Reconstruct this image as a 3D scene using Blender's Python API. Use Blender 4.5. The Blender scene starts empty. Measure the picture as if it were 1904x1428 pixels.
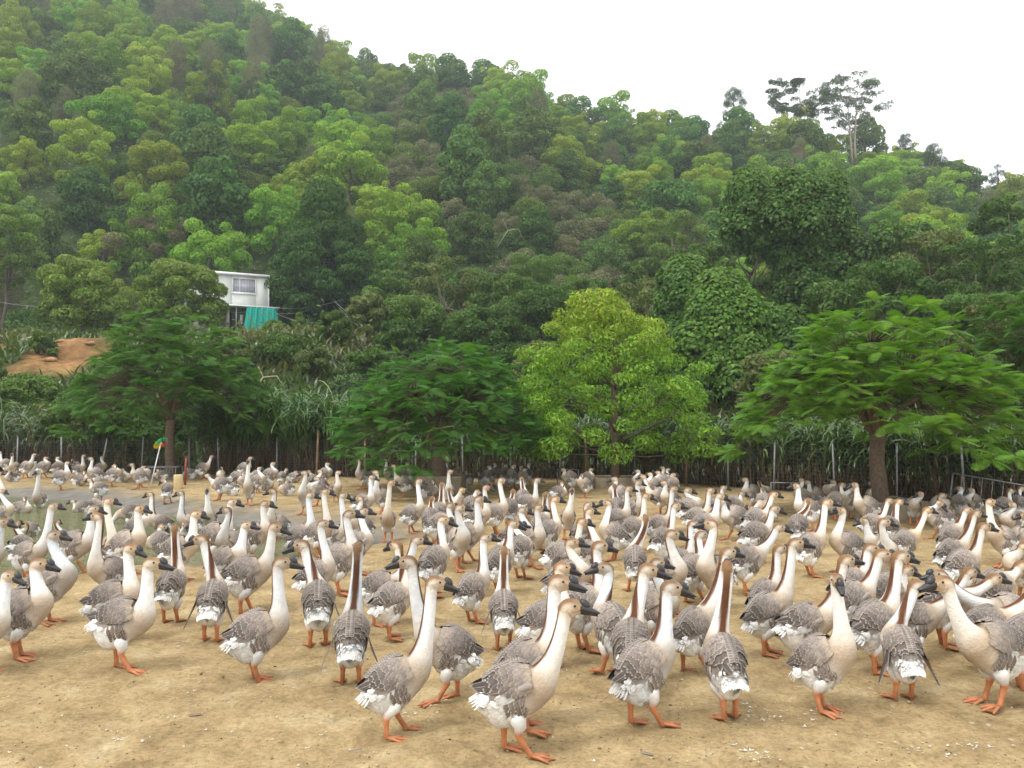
import bpy, math, random
import numpy as np
from mathutils import Vector, Matrix

# ------------------------------------------------------------------ camera, sky, sun, exposure
scene = bpy.context.scene
COL = scene.collection
W0, H0, FPX, HORIZON, EYE = 1904.0, 1428.0, 1480.0, 780.0, 1.6
PITCH = math.atan((HORIZON - H0 / 2) / FPX)
camd = bpy.data.cameras.new('camera')
camd.sensor_width = 36.0
camd.lens = 36.0 * FPX / W0
camd.clip_start, camd.clip_end = 0.1, 4000.0
cam = bpy.data.objects.new('camera', camd)
cam.location = (0, 0, EYE)
cam.rotation_euler = (math.radians(90) + PITCH, 0, 0)
COL.objects.link(cam)
scene.camera = cam

SUN_EL, SUN_AZ = math.radians(56), math.radians(-128)      # azimuth from +Y, towards +X
world = bpy.data.worlds.new('World')
scene.world = world
world.use_nodes = True
wn, wl = world.node_tree.nodes, world.node_tree.links
wn.clear()
sky = wn.new('ShaderNodeTexSky')
sky.sky_type = 'NISHITA'
sky.sun_disc = False
sky.sun_elevation = SUN_EL
sky.sun_rotation = SUN_AZ
sky.air_density = 1.0
sky.dust_density = 4.0
bg1 = wn.new('ShaderNodeBackground'); bg1.inputs['Strength'].default_value = 0.10
wl.new(sky.outputs['Color'], bg1.inputs['Color'])
# even overcast cloud deck over the clear sky
bg2 = wn.new('ShaderNodeBackground')
bg2.inputs['Color'].default_value = (1.0, 0.995, 0.985, 1)
bg2.inputs['Strength'].default_value = 1.06
mx = wn.new('ShaderNodeMixShader'); mx.inputs['Fac'].default_value = 0.86
wo = wn.new('ShaderNodeOutputWorld')
wl.new(bg1.outputs[0], mx.inputs[1]); wl.new(bg2.outputs[0], mx.inputs[2])
wl.new(mx.outputs[0], wo.inputs['Surface'])

sund = bpy.data.lights.new('sun', 'SUN')
sund.energy = 1.25
sund.angle = math.radians(15)
sund.color = (1.0, 0.975, 0.93)
sun = bpy.data.objects.new('sun', sund)
sdir = Vector((math.sin(SUN_AZ) * math.cos(SUN_EL), math.cos(SUN_AZ) * math.cos(SUN_EL), math.sin(SUN_EL)))
sun.rotation_euler = sdir.to_track_quat('Z', 'Y').to_euler()
COL.objects.link(sun)

vs = scene.view_settings
vs.view_transform = 'Standard'; vs.look = 'None'; vs.exposure = 1.02; vs.gamma = 1.0
vs.use_curve_mapping = False
scene.render.engine = 'CYCLES'
cy = scene.cycles
cy.max_bounces = 5; cy.diffuse_bounces = 3; cy.glossy_bounces = 2; cy.transmission_bounces = 4
cy.transparent_max_bounces = 6; cy.volume_bounces = 1
cy.use_adaptive_sampling = True; cy.adaptive_threshold = 0.025
cy.caustics_reflective = False; cy.caustics_refractive = False
try:
    cy.use_denoising = True; cy.denoiser = 'OPENIMAGEDENOISE'
except Exception:
    pass

# ------------------------------------------------------------------ helpers
def smooth(a, b, x):
    t = np.clip((np.asarray(x, float) - a) / (b - a), 0, 1)
    return t * t * (3 - 2 * t)

def ray(px, py):
    xc, yc = (px - W0 / 2) / FPX, (H0 / 2 - py) / FPX
    return np.array([xc, math.cos(PITCH) - yc * math.sin(PITCH), math.sin(PITCH) + yc * math.cos(PITCH)])

def on_plane(px, py, z=0.0):
    r = ray(px, py); t = (z - EYE) / r[2]
    return r * t + np.array([0, 0, EYE])

def at_depth(px, py, d):
    r = ray(px, py)
    return r * (d / r[1]) + np.array([0, 0, EYE])

def mesh_np(name, V, quads=None, tris=None, col=None, mats=None, smooth_sh=True, midx=None):
    V = np.asarray(V, np.float32).reshape(-1, 3)
    nq = 0 if quads is None else len(quads)
    nt = 0 if tris is None else len(tris)
    me = bpy.data.meshes.new(name)
    me.vertices.add(len(V)); me.vertices.foreach_set('co', V.ravel())
    loops, starts, tot = [], [], []
    if nq:
        q = np.asarray(quads, np.int32).reshape(-1, 4); loops.append(q.ravel())
        starts.append(np.arange(nq, dtype=np.int32) * 4)
    if nt:
        t = np.asarray(tris, np.int32).reshape(-1, 3); loops.append(t.ravel())
        starts.append(np.arange(nt, dtype=np.int32) * 3 + nq * 4)
    L = np.concatenate(loops)
    me.loops.add(len(L)); me.loops.foreach_set('vertex_index', L)
    me.polygons.add(nq + nt)
    me.polygons.foreach_set('loop_start', np.concatenate(starts))
    if smooth_sh:
        me.polygons.foreach_set('use_smooth', np.ones(nq + nt, bool))
    if midx is not None:
        me.polygons.foreach_set('material_index', np.asarray(midx, np.int32))
    if col is not None:
        a = me.color_attributes.new('Col', 'FLOAT_COLOR', 'POINT')
        c = np.ones((len(V), 4), np.float32); c[:, :3] = np.asarray(col, np.float32).reshape(-1, 3)
        a.data.foreach_set('color', c.ravel())
    for m in (mats or []):
        me.materials.append(m)
    me.update(calc_edges=True)
    return me

class Acc:
    """collects vertices, faces and colours into one mesh"""
    def __init__(s): s.V, s.Q, s.T, s.C, s.n = [], [], [], [], 0
    def add(s, V, quads=None, tris=None, col=(1, 1, 1)):
        V = np.asarray(V, float).reshape(-1, 3)
        c = np.asarray(col, float)
        if c.ndim == 1: c = np.tile(c, (len(V), 1))
        s.V.append(V); s.C.append(c)
        if quads is not None and len(quads): s.Q.append(np.asarray(quads, int).reshape(-1, 4) + s.n)
        if tris is not None and len(tris): s.T.append(np.asarray(tris, int).reshape(-1, 3) + s.n)
        s.n += len(V)
    def box(s, c, size, col=(1, 1, 1), rot=None):
        x, y, z = [v / 2 for v in size]
        P = np.array([[-x, -y, -z], [x, -y, -z], [x, y, -z], [-x, y, -z], [-x, -y, z], [x, -y, z], [x, y, z], [-x, y, z]])
        if rot is not None: P = P @ np.array(rot).T
        s.add(P + np.array(c), [[0, 3, 2, 1], [4, 5, 6, 7], [0, 1, 5, 4], [1, 2, 6, 5], [2, 3, 7, 6], [3, 0, 4, 7]], None, col)
    def tube(s, pts, rad, n=6, col=(1, 1, 1), cap=True):
        P = np.asarray(pts, float); m = len(P)
        R = np.full(m, rad, float) if np.isscalar(rad) else np.asarray(rad, float)
        T = np.gradient(P, axis=0); T /= np.linalg.norm(T, axis=1)[:, None] + 1e-9
        ref = np.array([0., 0, 1]) if abs(T[0][2]) < .9 else np.array([1., 0, 0])
        V = []
        a = np.linspace(0, 2 * math.pi, n, endpoint=False)
        for i in range(m):
            u = np.cross(T[i], ref); u /= np.linalg.norm(u) + 1e-9
            w = np.cross(T[i], u); ref = np.cross(u, T[i])
            V.append(P[i] + R[i] * (np.cos(a)[:, None] * u + np.sin(a)[:, None] * w))
        V = np.concatenate(V)
        q = ring_quads(m, n)
        t = []
        if cap:
            for i in range(1, n - 1):
                t.append([0, i + 1, i]); b = (m - 1) * n; t.append([b, b + i, b + i + 1])
        c = np.asarray(col, float)
        if c.ndim == 2 and len(c) == m: c = np.repeat(c, n, axis=0)
        s.add(V, q, t, c)
    def mesh(s, name, mats, smooth_sh=True):
        return mesh_np(name, np.concatenate(s.V), np.concatenate(s.Q) if s.Q else None,
                       np.concatenate(s.T) if s.T else None, np.concatenate(s.C), mats, smooth_sh)

def ring_quads(m, n):
    i = np.arange(m - 1)[:, None] * n; j = np.arange(n)[None, :]; k = (j + 1) % n
    return np.stack([i + j, i + k, i + n + k, i + n + j], -1).reshape(-1, 4)

def link(name, data, parent=None, loc=None, rot=None, scale=None, mat=None):
    o = bpy.data.objects.new(name, data)
    COL.objects.link(o)
    if parent is not None: o.parent = parent
    if mat is not None: o.matrix_local = mat
    if loc is not None: o.location = loc
    if rot is not None: o.rotation_euler = rot
    if scale is not None: o.scale = (scale,) * 3 if np.isscalar(scale) else scale
    return o

def tag(o, label, cat=None, group=None, kind=None):
    if label: o['label'] = label
    if cat: o['category'] = cat
    if group: o['group'] = group
    if kind: o['kind'] = kind
    return o

ORD = ('first second third fourth fifth sixth seventh eighth ninth tenth eleventh twelfth thirteenth fourteenth fifteenth sixteenth '
       'seventeenth eighteenth nineteenth').split()
TENS = {2: 'twent', 3: 'thirt', 4: 'fort', 5: 'fift', 6: 'sixt', 7: 'sevent', 8: 'eight', 9: 'ninet'}
def ordinal(i):                                   # 1-based
    if i <= 19: return ORD[i - 1]
    t, u = divmod(i, 10)
    return TENS[t] + 'ieth' if u == 0 else TENS[t] + 'y-' + ORD[u - 1]

# value noise on numpy arrays
def _hash(ix, iy, seed):
    h = (ix.astype(np.int64) * 374761393 + iy.astype(np.int64) * 668265263 + seed * 144665) & 0x7fffffff
    h = ((h ^ (h >> 13)) * 1274126177) & 0x7fffffff
    return ((h ^ (h >> 16)) & 0xffff) / 65535.0
def vnoise(x, y, seed=0):
    x, y = np.asarray(x, float), np.asarray(y, float)
    ix, iy = np.floor(x), np.floor(y); fx, fy = x - ix, y - iy
    fx, fy = fx * fx * (3 - 2 * fx), fy * fy * (3 - 2 * fy)
    a, b = _hash(ix, iy, seed), _hash(ix + 1, iy, seed)
    c, d = _hash(ix, iy + 1, seed), _hash(ix + 1, iy + 1, seed)
    return (a * (1 - fx) + b * fx) * (1 - fy) + (c * (1 - fx) + d * fx) * fy - 0.5
def fbm(x, y, seed=0, o=4):
    return sum(vnoise(x * 2 ** i, y * 2 ** i, seed + i) / 2 ** i for i in range(o))

# ------------------------------------------------------------------ materials
def new_mat(name):
    m = bpy.data.materials.new(name); m.use_nodes = True
    m.node_tree.nodes.clear()
    nt = m.node_tree
    out = nt.nodes.new('ShaderNodeOutputMaterial')
    return m, nt, out
def N(nt, t, **kw):
    n = nt.nodes.new(t)
    for k, v in kw.items():
        if k in n.inputs: n.inputs[k].default_value = v
        else: setattr(n, k, v)
    return n
def mixc(nt, fac, a, b, mode='MIX'):
    n = nt.nodes.new('ShaderNodeMix'); n.data_type = 'RGBA'; n.blend_type = mode
    def put(sock, v):
        if hasattr(v, 'is_output') or hasattr(v, 'links') and not isinstance(v, (tuple, float)): nt.links.new(v, sock)
        elif isinstance(v, (int, float)): sock.default_value = v
        else: sock.default_value = (*v, 1) if len(v) == 3 else v
    put(n.inputs[0], fac); put(n.inputs[6], a); put(n.inputs[7], b)
    return n.outputs[2]
def ramp(nt, fac, stops):
    r = nt.nodes.new('ShaderNodeValToRGB')
    while len(r.color_ramp.elements) < len(stops): r.color_ramp.elements.new(0.5)
    for e, (p, c) in zip(r.color_ramp.elements, stops):
        e.position = p; e.color = (*c, 1) if len(c) == 3 else c
    nt.links.new(fac, r.inputs[0])
    return r.outputs[0]
def noise(nt, scale, detail=4, coord='Object', rough=0.55, vec=None, dist=0.0):
    tc = nt.nodes.new('ShaderNodeTexCoord')
    n = N(nt, 'ShaderNodeTexNoise', Scale=scale, Detail=detail, Roughness=rough, Distortion=dist)
    nt.links.new(vec if vec is not None else tc.outputs[coord], n.inputs['Vector'])
    return n.outputs['Fac']

def plain(name, colr, rough=0.6, spec=0.3, metal=0.0, nscale=8.0, namt=0.25, bump=0.0):
    m, nt, out = new_mat(name)
    p = N(nt, 'ShaderNodeBsdfPrincipled', Roughness=rough, Metallic=metal)
    p.inputs['Specular IOR Level'].default_value = spec
    f = noise(nt, nscale, 5)
    dark = tuple(c * (1 - namt) for c in colr); lite = tuple(min(1, c * (1 + namt)) for c in colr)
    nt.links.new(ramp(nt, f, [(0.3, dark), (0.7, lite)]), p.inputs['Base Color'])
    if bump:
        b = N(nt, 'ShaderNodeBump', Strength=bump, Distance=0.02); nt.links.new(f, b.inputs['Height'])
        nt.links.new(b.outputs[0], p.inputs['Normal'])
    nt.links.new(p.outputs[0], out.inputs[0])
    return m

def attr_mat(name, rough=0.7, spec=0.2, var=0.18, bump=0.0, bscale=60.0, rnd=0.10, sheen=0.0):
    """colour from the mesh's Col attribute with noise and a little difference between individuals"""
    m, nt, out = new_mat(name)
    at = N(nt, 'ShaderNodeAttribute', attribute_name='Col')
    p = N(nt, 'ShaderNodeBsdfPrincipled', Roughness=rough)
    p.inputs['Specular IOR Level'].default_value = spec
    f = noise(nt, 22.0, 4)
    hs = N(nt, 'ShaderNodeHueSaturation')
    mp = N(nt, 'ShaderNodeMapRange'); mp.inputs[1].default_value = 0.25; mp.inputs[2].default_value = 0.75
    mp.inputs[3].default_value = 1 - var; mp.inputs[4].default_value = 1 + var
    nt.links.new(f, mp.inputs[0])
    oi = N(nt, 'ShaderNodeObjectInfo')
    mp2 = N(nt, 'ShaderNodeMapRange'); mp2.inputs[3].default_value = 1 - rnd; mp2.inputs[4].default_value = 1 + rnd
    nt.links.new(oi.outputs['Random'], mp2.inputs[0])
    mu = N(nt, 'ShaderNodeMath', operation='MULTIPLY')
    nt.links.new(mp.outputs[0], mu.inputs[0]); nt.links.new(mp2.outputs[0], mu.inputs[1])
    nt.links.new(mu.outputs[0], hs.inputs['Value']); nt.links.new(at.outputs['Color'], hs.inputs['Color'])
    nt.links.new(hs.outputs[0], p.inputs['Base Color'])
    if bump:
        f2 = noise(nt, bscale, 3)
        b = N(nt, 'ShaderNodeBump', Strength=bump, Distance=0.01); nt.links.new(f2, b.inputs['Height'])
        nt.links.new(b.outputs[0], p.inputs['Normal'])
    nt.links.new(p.outputs[0], out.inputs[0])
    return m

def leaf_mat(name, trans=0.3, rough=0.5, spec=0.25, rnd=0.22, hue=0.03, gain=1.32):
    m, nt, out = new_mat(name)
    at = N(nt, 'ShaderNodeAttribute', attribute_name='Col')
    oi = N(nt, 'ShaderNodeObjectInfo')
    hs = N(nt, 'ShaderNodeHueSaturation')
    mp2 = N(nt, 'ShaderNodeMapRange'); mp2.inputs[3].default_value = gain * (1 - rnd); mp2.inputs[4].default_value = gain * (1 + rnd)
    nt.links.new(oi.outputs['Random'], mp2.inputs[0])
    wn_ = N(nt, 'ShaderNodeTexWhiteNoise', noise_dimensions='1D'); nt.links.new(oi.outputs['Random'], wn_.inputs['W'])
    mp3 = N(nt, 'ShaderNodeMapRange'); mp3.inputs[3].default_value = 0.5 - hue; mp3.inputs[4].default_value = 0.5 + hue
    nt.links.new(wn_.outputs['Value'], mp3.inputs[0])
    nt.links.new(mp2.outputs[0], hs.inputs['Value']); nt.links.new(mp3.outputs[0], hs.inputs['Hue'])
    nt.links.new(at.outputs['Color'], hs.inputs['Color'])
    p = N(nt, 'ShaderNodeBsdfPrincipled', Roughness=rough)
    p.inputs['Specular IOR Level'].default_value = spec
    nt.links.new(hs.outputs[0], p.inputs['Base Color'])
    tr = N(nt, 'ShaderNodeBsdfTranslucent')
    nt.links.new(mixc(nt, 1.0, hs.outputs[0], (1.0, 1.05, 0.55), 'MULTIPLY'), tr.inputs['Color'])
    ms = N(nt, 'ShaderNodeMixShader', Fac=trans)
    nt.links.new(p.outputs[0], ms.inputs[1]); nt.links.new(tr.outputs[0], ms.inputs[2])
    nt.links.new(ms.outputs[0], out.inputs[0])
    return m

M_BODY = attr_mat('goose_plumage', rough=0.85, spec=0.08, var=0.13, bump=0.55, bscale=75.0, rnd=0.11)
M_FEATHER = attr_mat('goose_feather', rough=0.7, spec=0.2, var=0.20, rnd=0.20)
M_SKIN = attr_mat('goose_leg_skin', rough=0.5, spec=0.35, var=0.25, bump=0.3, bscale=140.0, rnd=0.18)
M_BILL = plain('goose_bill', (0.022, 0.020, 0.022), 0.38, 0.5, nscale=60)
M_EYE = plain('goose_eye', (0.012, 0.008, 0.006), 0.08, 0.6, nscale=5, namt=0.05)
M_LEAF = leaf_mat('leaf', gain=1.55, trans=0.40, spec=0.08, rough=.6)
M_DRY = leaf_mat('dry_leaf', trans=0.3, spec=0.06, rough=.7, rnd=.18, hue=.006)
M_LEAFN = leaf_mat('leaf_near', gain=1.42, trans=0.42, rough=0.5, spec=0.16, rnd=0.04, hue=0.006)
M_FROND = leaf_mat('frond', gain=1.55, trans=0.42, rough=0.55, spec=0.12, rnd=0.16, hue=0.012)
M_GRASS = leaf_mat('grass_blade', trans=0.28, rough=0.34, spec=0.6, rnd=0.05, hue=0.006, gain=1.1)
M_BARK = attr_mat('bark', rough=0.9, spec=0.1, var=0.35, bump=0.8, bscale=14.0)
M_CONC = plain('weathered_concrete', (0.27, 0.22, 0.155), 0.9, 0.15, nscale=6, namt=0.35, bump=0.4)
M_GALV = plain('galvanised_steel', (0.21, 0.215, 0.215), 0.55, 0.35, metal=0.4, nscale=20)
M_WIRE = plain('fence_wire', (0.10, 0.10, 0.095), 0.6, 0.3, nscale=10)
M_RUST = plain('rusty_steel', (0.16, 0.105, 0.075), 0.8, 0.2, nscale=14, namt=0.4)
M_WOOD = plain('weathered_wood', (0.20, 0.13, 0.08), 0.85, 0.15, nscale=9, namt=0.35, bump=0.4)
M_WPAINT = plain('white_painted_panel', (0.60, 0.62, 0.58), 0.6, 0.25, nscale=1.2, namt=0.08)
M_WHITE = plain('white_trim', (0.72, 0.73, 0.74), 0.5, 0.3, nscale=4, namt=0.1)
M_DARK = plain('interior_shade', (0.03, 0.032, 0.035), 0.8, 0.1, nscale=4)
M_TARP = plain('teal_tarpaulin', (0.010, 0.34, 0.27), 0.55, 0.3, nscale=3, namt=0.15)
M_JUGW = plain('white_plastic', (0.70, 0.70, 0.66), 0.45, 0.3, nscale=6, namt=0.08)
M_JUGY = plain('yellowed_plastic', (0.58, 0.47, 0.26), 0.45, 0.3, nscale=6, namt=0.12)
M_RED = plain('red_brown_paint', (0.22, 0.055, 0.03), 0.6, 0.3, nscale=14)
M_ROCK = plain('grey_stone', (0.30, 0.27, 0.235), 0.9, 0.15, nscale=3, namt=0.35, bump=0.6)
M_ATTR = attr_mat('painted', rough=0.55, spec=0.3, var=0.12, rnd=0.03)
M_CABLE = plain('cable', (0.05, 0.05, 0.05), 0.6, 0.3)
# ------------------------------------------------------------------ terrain, yard, pond
FX = np.array([-60, -32, -15, -2.6, 3.2, 5.0, 6.0, 7.7, 9.2, 13.0, 30.0])      # fence line: x -> y
FY = np.array([27.5, 25.5, 23.7, 21.6, 20.8, 18.7, 17.6, 15.5, 14.4, 11.5, 4.0])
def fence_y(x): return np.interp(x, FX, FY)

def px_of(x, y): return W0 / 2 + FPX * x / np.maximum(y, 1e-3)
RPX = np.array([-900, -300, 0, 200, 430, 600, 690, 745, 900, 1000, 1100, 1300, 1450, 1700, 1904, 2300, 3000])
RDY = np.array([ 200, 215, 225, 230, 235, 225, 205, 168, 160, 155, 150, 146, 142, 136, 128, 120, 110])
RPY = np.array([ 60, -60, -90, -60,  20, 100, 160, 140, 158, 195, 242, 270, 290, 318, 400, 450, 470])
def smooth_v(a, b, x):
    t = np.clip((x - a) / (b - a), 0, 1); return t * t * (3 - 2 * t)
def terrain(x, y):
    """height of the hillside; the yard lies in front of it at z = 0"""
    x, y = np.asarray(x, float), np.asarray(y, float)
    s = y - fence_y(x)
    s1 = np.interp(x, [-9, -2], [17.5, 32.0])
    base = 5.9 * smooth_v(1.5, s1, s) + 2.1 * smooth(16, 38, s)
    px = np.where(y > 5, px_of(x, np.maximum(y, 5)), np.where(x > 0, 3000, -900))
    R = np.interp(px, RPX, RDY)
    Hh = EYE + R * (HORIZON - np.interp(px, RPX, RPY)) / FPX
    u = np.clip((y - 64) / (R - 64), 0, None)
    g = np.where(u < 1, u ** 0.92, 1 - 0.35 * (u - 1))
    hill = (Hh - 8.0) * g
    z = base + np.where(y > 64, hill, 0)
    flat = 1 - np.exp(-((x + 20.5) ** 2 + (y - 59) ** 2) / 45.0)
    z = z + flat * smooth(8, 40, s) * (fbm(x / 22, y / 22, 3) * 3.2 + fbm(x / 7, y / 7, 9) * 0.8)
    z = z + 0.55 * fbm(x / 1.6, y / 1.3, 44) * smooth(-17, -20, x) * smooth(33, 35, y) * smooth(47, 44, y)
    z = np.where(s < 1.0, -0.6, z - 0.6 * (1 - smooth(1.0, 2.6, s)))
    return np.maximum(z, -0.6)

# polar sheet, finer towards the camera, out past the ridge on every side
na, nr = 300, 190
ang = np.linspace(math.radians(-88), math.radians(88), na)
rr = 6.0 * (520 / 6.0) ** np.linspace(0, 1, nr)
A, R_ = np.meshgrid(ang, rr, indexing='ij')
X, Y = R_ * np.sin(A), R_ * np.cos(A)
Z = terrain(X, Y)
V = np.stack([X, Y, Z], -1).reshape(-1, 3)
i, j = np.meshgrid(np.arange(na - 1), np.arange(nr - 1), indexing='ij')
b = (i * nr + j).ravel()
Q = np.stack([b, b + 1, b + nr + 1, b + nr], -1)

m, nt, out = new_mat('hillside_soil')
p = N(nt, 'ShaderNodeBsdfPrincipled', Roughness=0.95); p.inputs['Specular IOR Level'].default_value = 0.1
at = N(nt, 'ShaderNodeAttribute', attribute_name='Col')
n1 = noise(nt, 0.9, 6)
nt.links.new(mixc(nt, 0.75, at.outputs['Color'], ramp(nt, n1, [(0.3, (0.5, 0.5, 0.5)), (0.7, (1.4, 1.35, 1.3))]), 'MULTIPLY'), p.inputs['Base Color'])
base_link = p.inputs['Base Color'].links[0].from_socket
n6 = noise(nt, 2.2, 6, rough=.75)
nt.links.new(mixc(nt, .8, base_link, ramp(nt, n6, [(0.36, (0.45, 0.42, 0.40)), (0.5, (1, 1, 1)), (0.66, (1.3, 1.3, 1.3))]), 'MULTIPLY'), p.inputs['Base Color'])
n5 = noise(nt, 3.4, 6, rough=.7)
bu = N(nt, 'ShaderNodeBump', Strength=0.9, Distance=0.3); nt.links.new(n5, bu.inputs['Height']); nt.links.new(bu.outputs[0], p.inputs['Normal'])
nt.links.new(p.outputs[0], out.inputs[0])
M_SOIL = m
sx, sy = V[:, 0], V[:, 1]
green = np.array([0.048, 0.075, 0.024]); orange = np.array([0.37, 0.205, 0.088])
bare = smooth(-0.25, 0.12, fbm(sx / 3.5, sy / 3.5, 21)) * smooth(-17.5, -20.5, sx) * smooth(-44, -40, sx) * smooth(34.0, 36.5, sy) * smooth(46, 42.5, sy)
bare = np.maximum(bare, 0.8 * smooth(2.2, 0.8, np.hypot(sx + 15.6, (sy - 41.5) * 0.6)))
orange = orange[None] * (1 + .8 * fbm(sx / 1.1, sy / 2.5, 41))[:, None]
C = green[None] * (1 - bare[:, None]) + orange * bare[:, None]
ter = link('hillside', mesh_np('hillside', V, Q[:, ::-1], None, C, [M_SOIL]))
tag(ter, 'green wooded hillside rising behind the goose yard', kind='structure')

# pond outline on the yard plane (from the water's edge in the photograph)
WZ = -0.13
pond_px = [(-900, 945), (-300, 930), (0, 925), (130, 932), (240, 948), (330, 967), (430, 980), (540, 992), (625, 1006), (655, 1020),
           (630, 1032), (575, 1040), (520, 1052), (440, 1056), (330, 1060), (240, 1066), (120, 1078), (0, 1090), (-300, 1110), (-900, 1130)]
pond = np.array([on_plane(a, b, WZ)[:2] for a, b in pond_px])
def poly_sd(x, y, P):
    """signed distance to a polygon: negative inside"""
    x, y = np.asarray(x, float), np.asarray(y, float)
    d = np.full(x.shape, 1e9); inside = np.zeros(x.shape, bool)
    for k in range(len(P)):
        a, c = P[k], P[(k + 1) % len(P)]
        e = c - a; wx, wy = x - a[0], y - a[1]
        t = np.clip((wx * e[0] + wy * e[1]) / (e @ e), 0, 1)
        d = np.minimum(d, (wx - e[0] * t) ** 2 + (wy - e[1] * t) ** 2)
        cond = ((a[1] > y) != (c[1] > y)) & (x < (c[0] - a[0]) * (y - a[1]) / (c[1] - a[1] + 1e-12) + a[0])
        inside ^= cond
    d = np.sqrt(d)
    return np.where(inside, -d, d)
def yard_z(x, y):
    x, y = np.asarray(x, float), np.asarray(y, float)
    sd = poly_sd(x, y, pond) + 0.25 * fbm(x * 1.3, y * 1.3, 5)
    far = smooth(9.5, 13, y)                            # the far bank is longer and flatter
    wdt = 0.35 + 1.1 * far
    bank = WZ * (1 - smooth(-0.05, wdt, sd)) - 0.35 * smooth(0.0, 1.2, -sd)
    micro = 0.024 * fbm(x * 0.7, y * 0.7, 11) + 0.016 * fbm(x * 2.6, y * 2.6, 12, 4)
    dents = -0.016 * smooth(.08, .34, vnoise(x * 7.5, y * 7.5, 15)) - 0.010 * smooth(.05, .3, vnoise(x * 14, y * 14, 16)) + 0.008 * vnoise(x * 4.3, y * 4.3, 17)
    return bank + micro + dents

def grid_sheet(name, xs, ys, zf, mats, colf=None):
    X, Y = np.meshgrid(xs, ys, indexing='ij')
    Z = zf(X, Y)
    V = np.stack([X, Y, Z], -1).reshape(-1, 3)
    nx, ny = len(xs), len(ys)
    i, j = np.meshgrid(np.arange(nx - 1), np.arange(ny - 1), indexing='ij')
    b = (i * ny + j).ravel()
    Q = np.stack([b, b + ny, b + ny + 1, b + 1], -1)
    return mesh_np(name, V, Q, None, None if colf is None else colf(X.ravel(), Y.ravel()), mats)

m, nt, out = new_mat('sandy_dirt')
p = N(nt, 'ShaderNodeBsdfPrincipled', Roughness=0.95); p.inputs['Specular IOR Level'].default_value = 0.12
tc = N(nt, 'ShaderNodeTexCoord')
big = noise(nt, 0.35, 5); mid = noise(nt, 2.6, 6, rough=0.65); fine = noise(nt, 38.0, 5, rough=0.7); grit = noise(nt, 150.0, 2)
c1 = ramp(nt, mid, [(0.28, (0.180, 0.125, 0.062)), (0.46, (0.292, 0.213, 0.108)), (0.56, (0.335, 0.250, 0.130)), (0.74, (0.430, 0.348, 0.215))])
c2 = mixc(nt, 0.85, c1, ramp(nt, fine, [(0.3, (0.62, 0.60, 0.57)), (0.5, (1, 1, 1)), (0.72, (1.32, 1.3, 1.26))]), 'MULTIPLY')
c3 = mixc(nt, 0.6, c2, ramp(nt, big, [(0.35, (0.82, 0.81, 0.79)), (0.65, (1.18, 1.19, 1.20))]), 'MULTIPLY')
lump = noise(nt, 9.0, 5, rough=.7)
c3 = mixc(nt, .8, c3, ramp(nt, lump, [(0.32, (0.78, 0.77, 0.75)), (0.48, (1, 1, 1)), (0.66, (1.16, 1.16, 1.17))]), 'MULTIPLY')
# scattered white dropping and down specks, and dark crumbs
vo = N(nt, 'ShaderNodeTexVoronoi', Scale=9.0); nt.links.new(tc.outputs['Object'], vo.inputs['Vector'])
spk = ramp(nt, vo.outputs['Distance'], [(0.05, (1, 1, 1)), (0.16, (0, 0, 0))])
pat = ramp(nt, noise(nt, 1.1, 3), [(0.48, (0, 0, 0)), (0.62, (1, 1, 1))])
mk = N(nt, 'ShaderNodeMath', operation='MULTIPLY'); nt.links.new(spk, mk.inputs[0]); nt.links.new(pat, mk.inputs[1])
mk2 = N(nt, 'ShaderNodeMath', operation='MULTIPLY'); nt.links.new(mk.outputs[0], mk2.inputs[0]); mk2.inputs[1].default_value = 0.45
c4 = mixc(nt, mk2.outputs[0], c3, (0.62, 0.58, 0.50))
# wet grey mud by the pond (mask baked in Col)
at = N(nt, 'ShaderNodeAttribute', attribute_name='Col')
mud = ramp(nt, mid, [(0.3, (0.115, 0.108, 0.092)), (0.7, (0.20, 0.188, 0.165))])
sep = N(nt, 'ShaderNodeSeparateColor'); nt.links.new(at.outputs['Color'], sep.inputs[0])
c5 = mixc(nt, sep.outputs[0], c4, mud)
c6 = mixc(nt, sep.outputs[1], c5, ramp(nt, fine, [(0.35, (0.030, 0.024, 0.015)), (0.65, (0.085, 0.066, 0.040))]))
nt.links.new(c6, p.inputs['Base Color'])
rg = N(nt, 'ShaderNodeMapRange'); rg.inputs[3].default_value = 0.95; rg.inputs[4].default_value = 0.6
nt.links.new(sep.outputs[0], rg.inputs[0]); nt.links.new(rg.outputs[0], p.inputs['Roughness'])
hsum = N(nt, 'ShaderNodeMath', operation='ADD'); nt.links.new(fine, hsum.inputs[0]); nt.links.new(grit, hsum.inputs[1])
bu = N(nt, 'ShaderNodeBump', Strength=0.55, Distance=0.012); nt.links.new(hsum.outputs[0], bu.inputs['Height'])
bu2 = N(nt, 'ShaderNodeBump', Strength=0.5, Distance=0.04); nt.links.new(mid, bu2.inputs['Height']); nt.links.new(bu.outputs[0], bu2.inputs['Normal'])
nt.links.new(bu2.outputs[0], p.inputs['Normal'])
nt.links.new(p.outputs[0], out.inputs[0])
M_SAND = m

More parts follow.
